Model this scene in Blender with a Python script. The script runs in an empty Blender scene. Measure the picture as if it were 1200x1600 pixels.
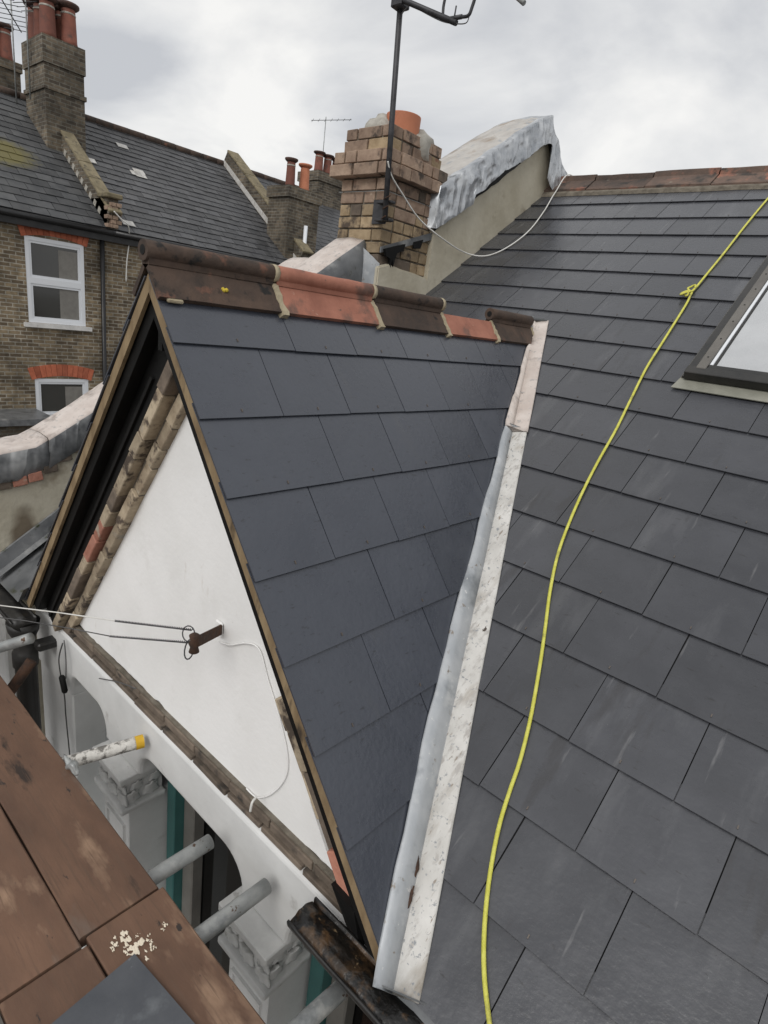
import bpy, bmesh, math, random
from mathutils import Vector, Matrix, noise as mnoise
random.seed(7)
scene = bpy.context.scene
COL = scene.collection

# ------------------------------------------------------------------ camera
CP = (0.917513, 0.690257, 0.309389, 0.131589, 0.451684, -3.015781, 0.10599)
F_PX = 917.5
YAW, PIT, ROL = 0.690257, 0.309389, 0.131589
CAM = Vector((0.451684, -3.015781, 0.10599))
_F = Vector((-math.sin(YAW)*math.cos(PIT), math.cos(YAW)*math.cos(PIT), -math.sin(PIT)))
_R = Vector((math.cos(YAW), math.sin(YAW), 0)); _U = _R.cross(_F)
_c, _s = math.cos(ROL), math.sin(ROL)
RIGHT = _c*_R + _s*_U; UP = _c*_U - _s*_R; FWD = _F
cam = bpy.data.cameras.new('camera'); camo = bpy.data.objects.new('camera', cam); COL.objects.link(camo)
camo.matrix_world = Matrix(((RIGHT.x, UP.x, -FWD.x, CAM.x), (RIGHT.y, UP.y, -FWD.y, CAM.y), (RIGHT.z, UP.z, -FWD.z, CAM.z), (0, 0, 0, 1)))
cam.sensor_fit = 'HORIZONTAL'; cam.sensor_width = 36; cam.lens = F_PX/1200*36
cam.clip_start = 0.02; cam.clip_end = 600
scene.camera = camo

# ------------------------------------------------------------------ world, sun, exposure
SUN_EL, SUN_AZ = math.radians(43), math.radians(164)      # azimuth clockwise from +Y
w = bpy.data.worlds.new('World'); scene.world = w; w.use_nodes = True
nt = w.node_tree; N = nt.nodes; L = nt.links; N.clear()
out = N.new('ShaderNodeOutputWorld'); bg = N.new('ShaderNodeBackground'); bg.inputs[1].default_value = 0.1
sky = N.new('ShaderNodeTexSky'); sky.sky_type = 'NISHITA'; sky.sun_disc = False
sky.sun_elevation = SUN_EL; sky.sun_rotation = SUN_AZ
tc = N.new('ShaderNodeTexCoord'); sp = N.new('ShaderNodeSeparateXYZ'); L.new(tc.outputs['Generated'], sp.inputs[0])
def wm(op, a, b=None):
    n = N.new('ShaderNodeMath'); n.operation = op
    for i, v in enumerate((a, b)):
        if v is None: continue
        if isinstance(v, (int, float)): n.inputs[i].default_value = v
        else: L.new(v, n.inputs[i])
    return n.outputs[0]
zz = wm('ADD', wm('ABSOLUTE', sp.outputs[2]), 0.32)
cb = N.new('ShaderNodeCombineXYZ'); L.new(wm('DIVIDE', sp.outputs[0], zz), cb.inputs[0]); L.new(wm('DIVIDE', sp.outputs[1], zz), cb.inputs[1])
n1 = N.new('ShaderNodeTexNoise'); n1.inputs['Scale'].default_value = 1.7; n1.inputs['Detail'].default_value = 8; n1.inputs['Roughness'].default_value = .52; n1.inputs['Distortion'].default_value = .35
L.new(cb.outputs[0], n1.inputs['Vector'])
cr = N.new('ShaderNodeValToRGB'); e = cr.color_ramp.elements
e[0].position = .38; e[0].color = (.60, .615, .645, 1); e[1].position = .63; e[1].color = (1.0, .99, .965, 1)
m_ = cr.color_ramp.elements.new(.5); m_.color = (.80, .805, .81, 1)
L.new(n1.outputs[0], cr.inputs[0])
sc = N.new('ShaderNodeVectorMath'); sc.operation = 'SCALE'; sc.inputs[3].default_value = 9.7; L.new(cr.outputs[0], sc.inputs[0])
mx = N.new('ShaderNodeMix'); mx.data_type = 'RGBA'; mx.inputs[0].default_value = .94
L.new(sky.outputs[0], mx.inputs[6]); L.new(sc.outputs[0], mx.inputs[7]); L.new(mx.outputs[2], bg.inputs[0]); L.new(bg.outputs[0], out.inputs[0])
sd = bpy.data.lights.new('sun', 'SUN'); sd.energy = 1.5; sd.angle = math.radians(35); sd.color = (1, .975, .94)
so = bpy.data.objects.new('sun', sd); COL.objects.link(so)
sdir = Vector((math.sin(SUN_AZ)*math.cos(SUN_EL), math.cos(SUN_AZ)*math.cos(SUN_EL), math.sin(SUN_EL)))
so.rotation_euler = sdir.to_track_quat('Z', 'Y').to_euler(); so.location = (3, -6, 8)
vs = scene.view_settings; vs.view_transform = 'Standard'; vs.look = 'None'; vs.gamma = 1; vs.exposure = 0.0; vs.use_curve_mapping = False

# ------------------------------------------------------------------ geometry constants (metres, from the slate gauge)
A = 0.599472; TA = math.tan(A); G = .2545; W = .3          # main roof pitch, gauge, slate width
B = 0.918678; TB = math.tan(B); GD = .239                  # gable roof pitch, gauge
XR, ZR, Y0 = -1.2918, .1604, -1.8227                       # gable ridge
VERGE = -2.112; EAVE_Z = -1.432; RIDGE_Y = 2.0
GROUND = -7.0
def ray(x, y): return RIGHT*((x-600)/F_PX) - UP*((y-800)/F_PX) + FWD
def hit(x, y, n, o):
    d = ray(x, y); n = Vector(n); return CAM + d*((Vector(o)-CAM).dot(n)/d.dot(n))
def pX(x, y, c): return hit(x, y, (1, 0, 0), (c, 0, 0))
def pY(x, y, c): return hit(x, y, (0, 1, 0), (0, c, 0))
def pZ(x, y, c): return hit(x, y, (0, 0, 1), (0, 0, c))
NM = Vector((0, -math.sin(A), math.cos(A)))
def pM(x, y, n=0): return hit(x, y, NM, NM*n)

# ------------------------------------------------------------------ helpers
WM = {}
def setp(o, parent, mw):
    WM[o.name] = mw
    if parent is not None:
        o.parent = parent; o.matrix_parent_inverse = WM[parent.name].inverted()
    o.matrix_basis = mw
def obj(name, me, mat=None, parent=None, mw=None, **props):
    if mat is not None and not me.materials:
        for m in (mat if isinstance(mat, (list, tuple)) else [mat]): me.materials.append(m)
    o = bpy.data.objects.new(name, me); COL.objects.link(o); setp(o, parent, mw or Matrix())
    for k, v in props.items(): o[k] = v
    return o
def thing(name, label, cat, loc=(0, 0, 0), group=None):
    o = bpy.data.objects.new(name, None); COL.objects.link(o); o.empty_display_size = .1
    setp(o, None, Matrix.Translation(loc)); o['label'] = label; o['category'] = cat
    if group: o['group'] = group
    return o
def tag(o, label, cat, group=None):
    o['label'] = label; o['category'] = cat
    if group: o['group'] = group
    return o
def fromdata(v, f, smooth=False):
    me = bpy.data.meshes.new('m'); me.from_pydata([tuple(q) for q in v], [], f); me.update()
    if smooth:
        for p in me.polygons: p.use_smooth = True
    return me
def frombm(bm, smooth=False):
    bmesh.ops.recalc_face_normals(bm, faces=bm.faces)
    me = bpy.data.meshes.new('m'); bm.to_mesh(me); bm.free()
    if smooth:
        for p in me.polygons: p.use_smooth = True
    return me
def bbox(bm, x0, x1, y0, y1, z0, z1, mi=0):
    v = [bm.verts.new(q) for q in ((x0,y0,z0),(x1,y0,z0),(x1,y1,z0),(x0,y1,z0),(x0,y0,z1),(x1,y0,z1),(x1,y1,z1),(x0,y1,z1))]
    fs = [bm.faces.new([v[i] for i in f]) for f in ((3,2,1,0),(4,5,6,7),(0,1,5,4),(1,2,6,5),(2,3,7,6),(3,0,4,7))]
    for f in fs: f.material_index = mi
    return v
def box_me(x0, x1, y0, y1, z0, z1, bev=0, seg=1):
    bm = bmesh.new(); bbox(bm, x0, x1, y0, y1, z0, z1)
    if bev: bmesh.ops.bevel(bm, geom=bm.edges[:], offset=bev, segments=seg, affect='EDGES', profile=.6)
    return frombm(bm)
def prism_me(pts, d, bev=0):
    """closed polygon pts (3D, planar) extruded by vector d"""
    bm = bmesh.new(); a = [bm.verts.new(q) for q in pts]; b = [bm.verts.new(Vector(q)+Vector(d)) for q in pts]
    n = len(a); bm.faces.new(a); bm.faces.new(b[::-1])
    for i in range(n): bm.faces.new((a[i], b[i], b[(i+1) % n], a[(i+1) % n]))
    bmesh.ops.recalc_face_normals(bm, faces=bm.faces)
    if bev: bmesh.ops.bevel(bm, geom=bm.edges[:], offset=bev, segments=2, affect='EDGES')
    bmesh.ops.triangulate(bm, faces=[f for f in bm.faces if len(f.verts) > 4])
    return frombm(bm)
def tube_bm(bm, pts, r, seg=10, cap=True, mi=0):
    pts = [Vector(q) for q in pts]; n = len(pts); rr = r if isinstance(r, (list, tuple)) else [r]*n
    t0 = (pts[1]-pts[0]).normalized(); u = t0.orthogonal().normalized(); rings = []
    for i in range(n):
        t = ((pts[min(i+1, n-1)]-pts[max(i-1, 0)])).normalized()
        u = (u - t*u.dot(t)).normalized(); v = t.cross(u)
        rings.append([bm.verts.new(pts[i]+(u*math.cos(2*math.pi*k/seg)+v*math.sin(2*math.pi*k/seg))*rr[i]) for k in range(seg)])
    for i in range(n-1):
        for k in range(seg):
            f = bm.faces.new((rings[i][k], rings[i][(k+1) % seg], rings[i+1][(k+1) % seg], rings[i+1][k])); f.smooth = True; f.material_index = mi
    if cap:
        f = bm.faces.new(rings[0][::-1]); f.material_index = mi; f = bm.faces.new(rings[-1]); f.material_index = mi
def tube_me(pts, r, seg=10):
    bm = bmesh.new(); tube_bm(bm, pts, r, seg)
    bmesh.ops.recalc_face_normals(bm, faces=bm.faces)
    me = bpy.data.meshes.new('m'); bm.to_mesh(me); bm.free(); return me
def smoothpts(pts, k=6):
    pts = [Vector(q) for q in pts]; res = []
    for i in range(len(pts)-1):
        p0 = pts[max(i-1, 0)]; p1 = pts[i]; p2 = pts[i+1]; p3 = pts[min(i+2, len(pts)-1)]
        for j in range(k):
            t = j/k
            res.append(.5*((2*p1)+(p2-p0)*t+(2*p0-5*p1+4*p2-p3)*t*t+(3*p1-p0-3*p2+p3)*t**3))
    res.append(pts[-1]); return res
def lathe_me(prof, seg=20, loc=(0, 0, 0)):
    v = []; f = []
    for r, z in prof:
        for k in range(seg): v.append((loc[0]+r*math.cos(2*math.pi*k/seg), loc[1]+r*math.sin(2*math.pi*k/seg), loc[2]+z))
    for i in range(len(prof)-1):
        for k in range(seg): f.append((i*seg+k, i*seg+(k+1) % seg, (i+1)*seg+(k+1) % seg, (i+1)*seg+k))
    f.append(tuple(range(seg))[::-1]); f.append(tuple((len(prof)-1)*seg+k for k in range(seg)))
    return fromdata(v, f, True)
def rot_basis(o, x, y, z):
    return Matrix(((x[0], y[0], z[0], o[0]), (x[1], y[1], z[1], o[1]), (x[2], y[2], z[2], o[2]), (0, 0, 0, 1)))
def fbm(p, s, seed=0, o=4):
    return mnoise.fractal(Vector(p)*s+Vector((seed*3.7, seed*1.9, seed*5.3)), 1.0, 2.0, o)

# ------------------------------------------------------------------ materials
def mat(name, c1, c2=None, rough=.7, scale=6, detail=6, bump=.2, bscale=60, rnd=0., stretch=(1, 1, 1), spots=None, rvar=.1, lo=.35, hi=.65, spec=.5, metal=0, bdist=.004):
    m = bpy.data.materials.new(name); m.use_nodes = True; nt = m.node_tree; N = nt.nodes; L = nt.links
    b = N['Principled BSDF']; c2 = c2 or c1
    g = N.new('ShaderNodeNewGeometry'); mp = N.new('ShaderNodeMapping'); mp.inputs['Scale'].default_value = stretch
    L.new(g.outputs['Position'], mp.inputs[0]); vec = mp.outputs[0]
    oi = N.new('ShaderNodeObjectInfo')
    if rnd:
        ad = N.new('ShaderNodeVectorMath'); ad.operation = 'MULTIPLY_ADD'; ad.inputs[1].default_value = (9, 7, 5)
        cmb = N.new('ShaderNodeCombineXYZ'); [L.new(oi.outputs['Random'], cmb.inputs[i]) for i in range(3)]
        L.new(cmb.outputs[0], ad.inputs[0]); L.new(vec, ad.inputs[2]); vec = ad.outputs[0]
    n = N.new('ShaderNodeTexNoise'); n.inputs['Scale'].default_value = scale; n.inputs['Detail'].default_value = detail; n.inputs['Roughness'].default_value = .62
    L.new(vec, n.inputs['Vector'])
    r = N.new('ShaderNodeValToRGB'); r.color_ramp.elements[0].position = lo; r.color_ramp.elements[1].position = hi
    r.color_ramp.elements[0].color = (*c1, 1); r.color_ramp.elements[1].color = (*c2, 1); L.new(n.outputs[0], r.inputs[0]); col = r.outputs[0]
    if spots:                      # list of (colour, scale, threshold, softness, stretch)
        for sp_ in spots:
            sc_, s_s, th, so_ = sp_[:4]; st = sp_[4] if len(sp_) > 4 else (1, 1, 1)
            mp2 = N.new('ShaderNodeMapping'); mp2.inputs['Scale'].default_value = st; mp2.inputs['Location'].default_value = (s_s*.37, 1.3, th*7); L.new(vec, mp2.inputs[0])
            n2 = N.new('ShaderNodeTexNoise'); n2.inputs['Scale'].default_value = s_s; n2.inputs['Detail'].default_value = 5; n2.inputs['Roughness'].default_value = .6; L.new(mp2.outputs[0], n2.inputs['Vector'])
            mr = N.new('ShaderNodeMapRange'); mr.inputs[1].default_value = th; mr.inputs[2].default_value = th+so_; L.new(n2.outputs[0], mr.inputs[0])
            mx = N.new('ShaderNodeMix'); mx.data_type = 'RGBA'; L.new(mr.outputs[0], mx.inputs[0]); L.new(col, mx.inputs[6]); mx.inputs[7].default_value = (*sc_, 1); col = mx.outputs[2]
    if rnd:
        hv = N.new('ShaderNodeHueSaturation'); mr = N.new('ShaderNodeMapRange'); mr.inputs[3].default_value = 1-rnd; mr.inputs[4].default_value = 1+rnd
        L.new(oi.outputs['Random'], mr.inputs[0]); L.new(mr.outputs[0], hv.inputs['Value']); L.new(col, hv.inputs['Color']); col = hv.outputs[0]
    L.new(col, b.inputs['Base Color'])
    rr = N.new('ShaderNodeMapRange'); rr.inputs[1].default_value = .3; rr.inputs[2].default_value = .7; rr.inputs[3].default_value = max(.02, rough-rvar); rr.inputs[4].default_value = min(1, rough+rvar)
    L.new(n.outputs[0], rr.inputs[0]); L.new(rr.outputs[0], b.inputs['Roughness'])
    b.inputs['Specular IOR Level'].default_value = spec; b.inputs['Metallic'].default_value = metal
    if bump:
        nb = N.new('ShaderNodeTexNoise'); nb.inputs['Scale'].default_value = bscale; nb.inputs['Detail'].default_value = 4; L.new(vec, nb.inputs['Vector'])
        bp = N.new('ShaderNodeBump'); bp.inputs['Strength'].default_value = bump; bp.inputs['Distance'].default_value = bdist; L.new(nb.outputs[0], bp.inputs['Height']); L.new(bp.outputs[0], b.inputs['Normal'])
    return m
M = {}
M['slate'] = mat('new slate', (.045, .0465, .053), (.056, .058, .066), rough=.28, scale=5, bump=.26, bscale=60, rnd=.15, rvar=.10, spec=.65, stretch=(1, 1, 1.6), bdist=.003,
                 spots=[((.088, .09, .097), 3.2, .57, .2, (2.6, .5, .5)), ((.13, .13, .135), 7, .66, .1, (4, .35, .35)), ((.040, .040, .044), 4.5, .60, .1, (3, .5, .5)), ((.035, .035, .038), 34, .64, .06, (.7, 2, 2)), ((.19, .19, .195), 60, .745, .04)])
M['slate_blue'] = mat('new slate bluish', (.046, .0515, .066), (.057, .063, .079), rough=.30, scale=5, bump=.32, bscale=60, rnd=.09, spec=.7, rvar=.08, bdist=.003,
                 spots=[((.06, .064, .075), 4, .62, .14, (.6, 2, .6)), ((.030, .032, .039), 34, .63, .07, (2, .8, 3)), ((.18, .185, .195), 60, .745, .04)])
M['old_slate'] = mat('weathered slate', (.045, .046, .05), (.085, .085, .087), rough=.55, scale=3, rnd=.3, bump=.3, bscale=30, spots=[((.02, .02, .022), 9, .58, .1)])
M['moss_slate'] = mat('mossy slate', (.045, .047, .05), (.085, .086, .087), rough=.6, scale=3, rnd=.25, bump=.3, bscale=30)
M['copper'] = mat('copper rivet', (.13, .11, .095), rough=.5, bump=0, metal=.4)
M['felt'] = mat('black felt', (.008, .008, .009), rough=.9, bump=.1)
M['ply'] = mat('weathered board edge', (.17, .115, .06), (.30, .22, .125), rough=.85, scale=14, rnd=.05, stretch=(1, 1, .35), spots=[((.05, .035, .022), 11, .6, .1)])
M['black'] = mat('black bitumen paint', (.0035, .0035, .0035), (.007, .0068, .0065), spec=.25, rough=.6, scale=9, bump=.5, bscale=25)
M['black2'] = mat('black painted rafter', (.006, .006, .0058), (.011, .0105, .01), spec=.25, rough=.65, scale=9, bump=.5, bscale=25)
M['render'] = mat('white render', (.80, .795, .78), (.86, .855, .845), rough=.9, scale=3.2, bump=.35, bscale=55, spots=[((.74, .73, .71), 5, .60, .2), ((.60, .56, .50), 7, .68, .12, (1.5, 1, .5)), ((.5, .46, .4), 22, .73, .05)], bdist=.003)
M['stucco'] = mat('painted stucco', (.60, .60, .59), (.70, .70, .69), rough=.72, scale=4, bump=.3, bscale=40, spots=[((.42, .41, .39), 7, .64, .12)], bdist=.003)
M['cap'] = mat('painted carved stone', (.54, .54, .53), (.66, .66, .645), rough=.65, scale=9, bump=.4, bscale=35, spots=[((.32, .31, .29), 15, .63, .1)])
M['grey_paint'] = mat('pale grey panel', (.36, .38, .38), (.42, .44, .44), rough=.55, scale=3, bump=.1)
M['teal'] = mat('teal paint', (.035, .13, .125), (.055, .17, .16), rough=.5, scale=8, bump=.2)
M['taupe'] = mat('inner timber', (.17, .16, .145), (.22, .21, .19), rough=.6, scale=8, bump=.1)
M['cream'] = mat('cream render', (.42, .38, .29), (.56, .52, .42), rough=.9, scale=2.6, bump=.6, bscale=26, spots=[((.2, .155, .10), 2.3, .60, .12), ((.3, .26, .19), 7, .6, .2)], bdist=.006)
def add_stain(m, c, r, col, stretch):
    nt = m.node_tree; N = nt.nodes; L = nt.links; b = N['Principled BSDF']; src = b.inputs['Base Color'].links[0].from_socket
    g = N.new('ShaderNodeNewGeometry'); v = N.new('ShaderNodeVectorMath'); v.operation = 'SUBTRACT'; v.inputs[1].default_value = c; L.new(g.outputs['Position'], v.inputs[0])
    v2 = N.new('ShaderNodeVectorMath'); v2.operation = 'MULTIPLY'; v2.inputs[1].default_value = stretch; L.new(v.outputs[0], v2.inputs[0])
    ln = N.new('ShaderNodeVectorMath'); ln.operation = 'LENGTH'; L.new(v2.outputs[0], ln.inputs[0])
    n = N.new('ShaderNodeTexNoise'); n.inputs['Scale'].default_value = 9; L.new(g.outputs['Position'], n.inputs['Vector'])
    ad = N.new('ShaderNodeMath'); ad.operation = 'MULTIPLY_ADD'; ad.inputs[1].default_value = r*.9; L.new(n.outputs[0], ad.inputs[0]); L.new(ln.outputs['Value'], ad.inputs[2])
    mr = N.new('ShaderNodeMapRange'); mr.inputs[1].default_value = r*1.15; mr.inputs[2].default_value = r*1.75; mr.inputs[3].default_value = .85; mr.inputs[4].default_value = 0; L.new(ad.outputs[0], mr.inputs[0])
    mx = N.new('ShaderNodeMix'); mx.data_type = 'RGBA'; mx.inputs[7].default_value = (*col, 1); L.new(mr.outputs[0], mx.inputs[0]); L.new(src, mx.inputs[6]); L.new(mx.outputs[2], b.inputs['Base Color'])
_st = pX(38, 835, -2.862)
add_stain(M['cream'], _st, .10, (.13, .095, .06), (1, 1.7, .75))
add_stain(M['moss_slate'], (-15.1, 1.75, 2.5), .5, (.15, .13, .04), (1, .8, 1))
M['mortar'] = mat('mortar', (.30, .25, .165), (.42, .36, .25), rough=.95, scale=14, bump=.9, bscale=60)
M['pmortar'] = mat('pale mortar', (.30, .28, .245), (.46, .44, .39), rough=.95, scale=14, bump=.9, bscale=40, spots=[((.25, .23, .2), 9, .58, .1)])
M['core'] = mat('recessed mortar', (.10, .085, .065), (.2, .175, .14), rough=.95, scale=20, bump=.8)
def brickm(n, a, b_, sp): return mat(n, a, b_, rough=.92, scale=11, rnd=.22, bump=1, bscale=45, spots=sp)
M['br_red'] = brickm('red brown brick', (.215, .145, .105), (.37, .27, .20), [((.07, .055, .045), 8, .57, .1), ((.42, .33, .25), 17, .66, .06)])
M['br_yel'] = brickm('yellow stock brick', (.25, .18, .105), (.38, .29, .185), [((.08, .06, .045), 7, .57, .1), ((.22, .11, .07), 9, .62, .1)])
M['br_dark'] = brickm('sooty brick', (.10, .078, .06), (.19, .15, .115), [((.04, .035, .03), 9, .56, .1), ((.3, .24, .18), 16, .68, .05)])
M['br_buff'] = brickm('buff corbel brick', (.27, .21, .145), (.47, .39, .28), [((.08, .06, .045), 11, .54, .08), ((.30, .28, .24), 7, .62, .1)])
M['br_pink'] = brickm('pink brick', (.36, .15, .10), (.46, .22, .16), [((.45, .38, .3), 11, .6, .08)])
M['terra'] = mat('terracotta ridge', (.27, .105, .068), (.40, .17, .115), rough=.8, scale=6, rnd=.12, bump=.5, bscale=50, spots=[((.15, .085, .065), 7, .56, .12), ((.08, .06, .05), 18, .64, .05), ((.45, .26, .19), 26, .66, .05)])
M['terra_dark'] = mat('sooty ridge tile', (.035, .024, .018), (.085, .055, .04), rough=.85, scale=7, rnd=.15, bump=.8, bscale=45, spots=[((.18, .08, .05), 6, .64, .08), ((.012, .011, .01), 14, .6, .08)])
M['terra_mid'] = mat('weathered ridge tile', (.07, .052, .043), (.16, .105, .08), rough=.85, scale=5, rnd=.25, bump=.8, bscale=45, spots=[((.32, .13, .085), 3.2, .57, .08), ((.045, .038, .033), 8, .56, .1), ((.22, .2, .16), 13, .66, .06)])
M['lichen'] = mat('yellow lichen', (.5, .38, .03), (.62, .48, .06), rough=.95, bump=1)
M['lead'] = mat('grey lead', (.34, .36, .38), (.47, .485, .50), rough=.45, scale=7, bump=.35, bscale=14, metal=.25, spots=[((.55, .56, .565), 9, .58, .12), ((.20, .215, .23), 6, .58, .14), ((.24, .21, .18), 26, .64, .06), ((.6, .6, .59), 45, .66, .05)], bdist=.006)
M['lead_white'] = mat('whitened lead', (.50, .485, .455), (.64, .625, .595), rough=.62, scale=9, bump=.4, bscale=20, spots=[((.34, .305, .26), 7, .54, .16, (1.6, .5, .5)), ((.40, .38, .355), 30, .54, .12, (1.6, .6, .6)), ((.26, .27, .28), 70, .60, .06), ((.27, .23, .19), 40, .63, .05, (2, .5, .5)), ((.07, .055, .045), 14, .71, .02)], bdist=.005)
M['lead_pink'] = mat('pinkish aged lead', (.50, .43, .385), (.63, .565, .52), rough=.6, scale=9, bump=.4, bscale=20, spots=[((.33, .28, .25), 8, .56, .12), ((.40, .37, .35), 40, .58, .08), ((.08, .06, .05), 15, .70, .03)], bdist=.005)
M['lead_dark'] = mat('dark lead', (.10, .105, .11), (.20, .205, .21), rough=.42, scale=5, bump=.3, bscale=10, metal=.2, spots=[((.36, .36, .35), 3.5, .6, .14), ((.05, .055, .03), 9, .62, .08)], bdist=.008)
M['foil'] = mat('crumpled silver lead', (.32, .34, .365), (.60, .615, .63), rough=.34, scale=6, bump=.6, bscale=16, metal=.5, bdist=.012, spots=[((.2, .21, .22), 11, .6, .1)])
def crumple(m, sc_, st, dist):
    nt = m.node_tree; N = nt.nodes; L = nt.links; b = N['Principled BSDF']
    g = N.new('ShaderNodeNewGeometry'); mp = N.new('ShaderNodeMapping'); mp.inputs['Scale'].default_value = st; mp.inputs['Rotation'].default_value = (.6, .2, .3); L.new(g.outputs['Position'], mp.inputs[0])
    n = N.new('ShaderNodeTexNoise'); n.inputs['Scale'].default_value = 5; L.new(mp.outputs[0], n.inputs['Vector'])
    ad = N.new('ShaderNodeVectorMath'); ad.operation = 'MULTIPLY_ADD'; ad.inputs[1].default_value = (.25, .25, .25); L.new(n.outputs['Color'], ad.inputs[0]); L.new(mp.outputs[0], ad.inputs[2])
    v = N.new('ShaderNodeTexVoronoi'); v.feature = 'F1'; v.inputs['Scale'].default_value = sc_; L.new(ad.outputs[0], v.inputs['Vector'])
    bp = N.new('ShaderNodeBump'); bp.inputs['Strength'].default_value = 1; bp.inputs['Distance'].default_value = dist; L.new(v.outputs['Distance'], bp.inputs['Height']); L.new(bp.outputs[0], b.inputs['Normal'])
crumple(M['foil'], 7, (1, 1.6, .6), .024)
M['foil_top'] = mat('weathered coping top', (.40, .375, .345), (.54, .515, .48), rough=.55, scale=7, bump=.6, bscale=16, metal=.2, spots=[((.30, .235, .175), 5, .56, .14), ((.33, .34, .35), 12, .58, .1)])
crumple(M['foil_top'], 6, (1, .7, 1), .02)
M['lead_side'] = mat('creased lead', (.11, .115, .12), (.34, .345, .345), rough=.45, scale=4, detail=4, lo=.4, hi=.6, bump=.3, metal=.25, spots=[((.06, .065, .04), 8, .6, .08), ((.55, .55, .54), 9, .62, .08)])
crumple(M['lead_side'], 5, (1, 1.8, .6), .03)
M['iron'] = mat('black cast iron', (.012, .012, .012), (.03, .028, .026), rough=.42, scale=8, bump=.6, bscale=30, spots=[((.10, .055, .03), 9, .66, .08)])
M['gut_in'] = mat('rusty gutter lining', (.022, .014, .008), (.10, .056, .026), rough=.36, scale=10, bump=1, bscale=22, bdist=.01, spots=[((.006, .0055, .005), 9, .46, .06), ((.012, .010, .008), 4, .5, .1), ((.27, .19, .11), 16, .63, .05)])
M['rust'] = mat('rust', (.03, .018, .013), (.085, .042, .024), rough=.9, bump=1, scale=30)
M['board'] = mat('scaffold board', (.092, .048, .029), (.18, .10, .063), rough=.75, scale=4.5, rnd=.12, bump=.6, bscale=22, stretch=(.55, 1.3, 1), lo=.3, hi=.7,
                 spots=[((.035, .022, .016), 6, .62, .08, (1, 1.5, 1)), ((.29, .185, .12), 5, .58, .12), ((.16, .135, .115), 3, .6, .12), ((.035, .026, .022), 22, .66, .04), ((.12, .07, .045), 40, .52, .2, (.3, 2.6, 1)), ((.45, .36, .26), 40, .76, .02)])
M['board_edge'] = M['board']
M['galv'] = mat('galvanised tube', (.25, .262, .262), (.39, .40, .392), rough=.45, scale=14, bump=.4, bscale=50, metal=.35, spots=[((.5, .5, .48), 9, .6, .1), ((.16, .17, .18), 6, .6, .1), ((.085, .045, .025), 17, .63, .02)])
M['galv_white'] = mat('cement splashed tube', (.17, .16, .145), (.66, .64, .60), rough=.8, lo=.44, hi=.54, scale=30, bump=1, bscale=70, bdist=.006, spots=[((.15, .10, .06), 12, .66, .04)])
M['yellow_tape'] = mat('yellow tape', (.62, .36, .02), (.7, .45, .04), rough=.5, scale=20, bump=.2)
M['rope'] = mat('yellow line', (.56, .54, .07), (.68, .66, .14), rough=.6, scale=30, bump=1, bscale=260, bdist=.003, spots=[((.36, .34, .08), 14, .58, .1)])
M['white_cable'] = mat('white cable', (.62, .61, .57), (.72, .71, .68), rough=.5, bump=0)
M['grey_cable'] = mat('grey wire', (.06, .06, .06), (.1, .1, .1), rough=.5, bump=0)
M['splash'] = mat('dried plaster splash', (.66, .56, .42), (.78, .70, .57), rough=.95, bump=.6)
M['alu'] = mat('grey brown aluminium', (.12, .11, .098), (.18, .168, .15), rough=.42, scale=5, bump=.1, metal=.3, spots=[((.2, .19, .17), 10, .65, .08)])
M['alu_dark'] = mat('dark aluminium', (.012, .012, .011), (.03, .028, .025), rough=.35, scale=8, bump=.1)
M['apron'] = mat('grey green apron', (.20, .20, .165), (.29, .285, .24), rough=.5, scale=6, bump=.15)
M['upvc'] = mat('white plastic frame', (.74, .76, .79), rough=.35, bump=0)
M['sill'] = mat('flaking white sill', (.55, .54, .52), (.7, .69, .67), rough=.8, bump=.4, spots=[((.25, .2, .16), 9, .62, .06)])
M['stone'] = mat('mossy coping stone', (.15, .125, .075), (.25, .21, .135), rough=.95, scale=5, bump=.8, spots=[((.07, .06, .045), 6, .58, .1)])
M['pot'] = mat('clay chimney pot', (.17, .06, .042), (.25, .095, .065), rough=.8, scale=5, rnd=.2, bump=.3, spots=[((.10, .055, .045), 4, .58, .12)])
M['pot_rim'] = mat('sooty pot rim', (.05, .032, .028), (.12, .065, .05), rough=.85, scale=6, bump=.3)
M['pot_orange'] = mat('bright clay pot', (.46, .165, .085), (.55, .215, .12), rough=.75, scale=6, bump=.3)
M['gutter_black'] = mat('black plastic gutter', (.012, .012, .013), rough=.4, bump=0)
M['redarch'] = mat('rubbed red brick', (.34, .09, .045), (.46, .14, .075), rough=.85, scale=9, rnd=.2, bump=.5)
M['metal_dark'] = mat('dark aerial metal', (.035, .035, .038), (.07, .07, .075), rough=.5, scale=20, bump=.2, metal=.4)
M['ground'] = mat('street surface', (.09, .085, .078), (.16, .145, .125), rough=.95, scale=.9, bump=.4, bscale=9)

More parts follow.
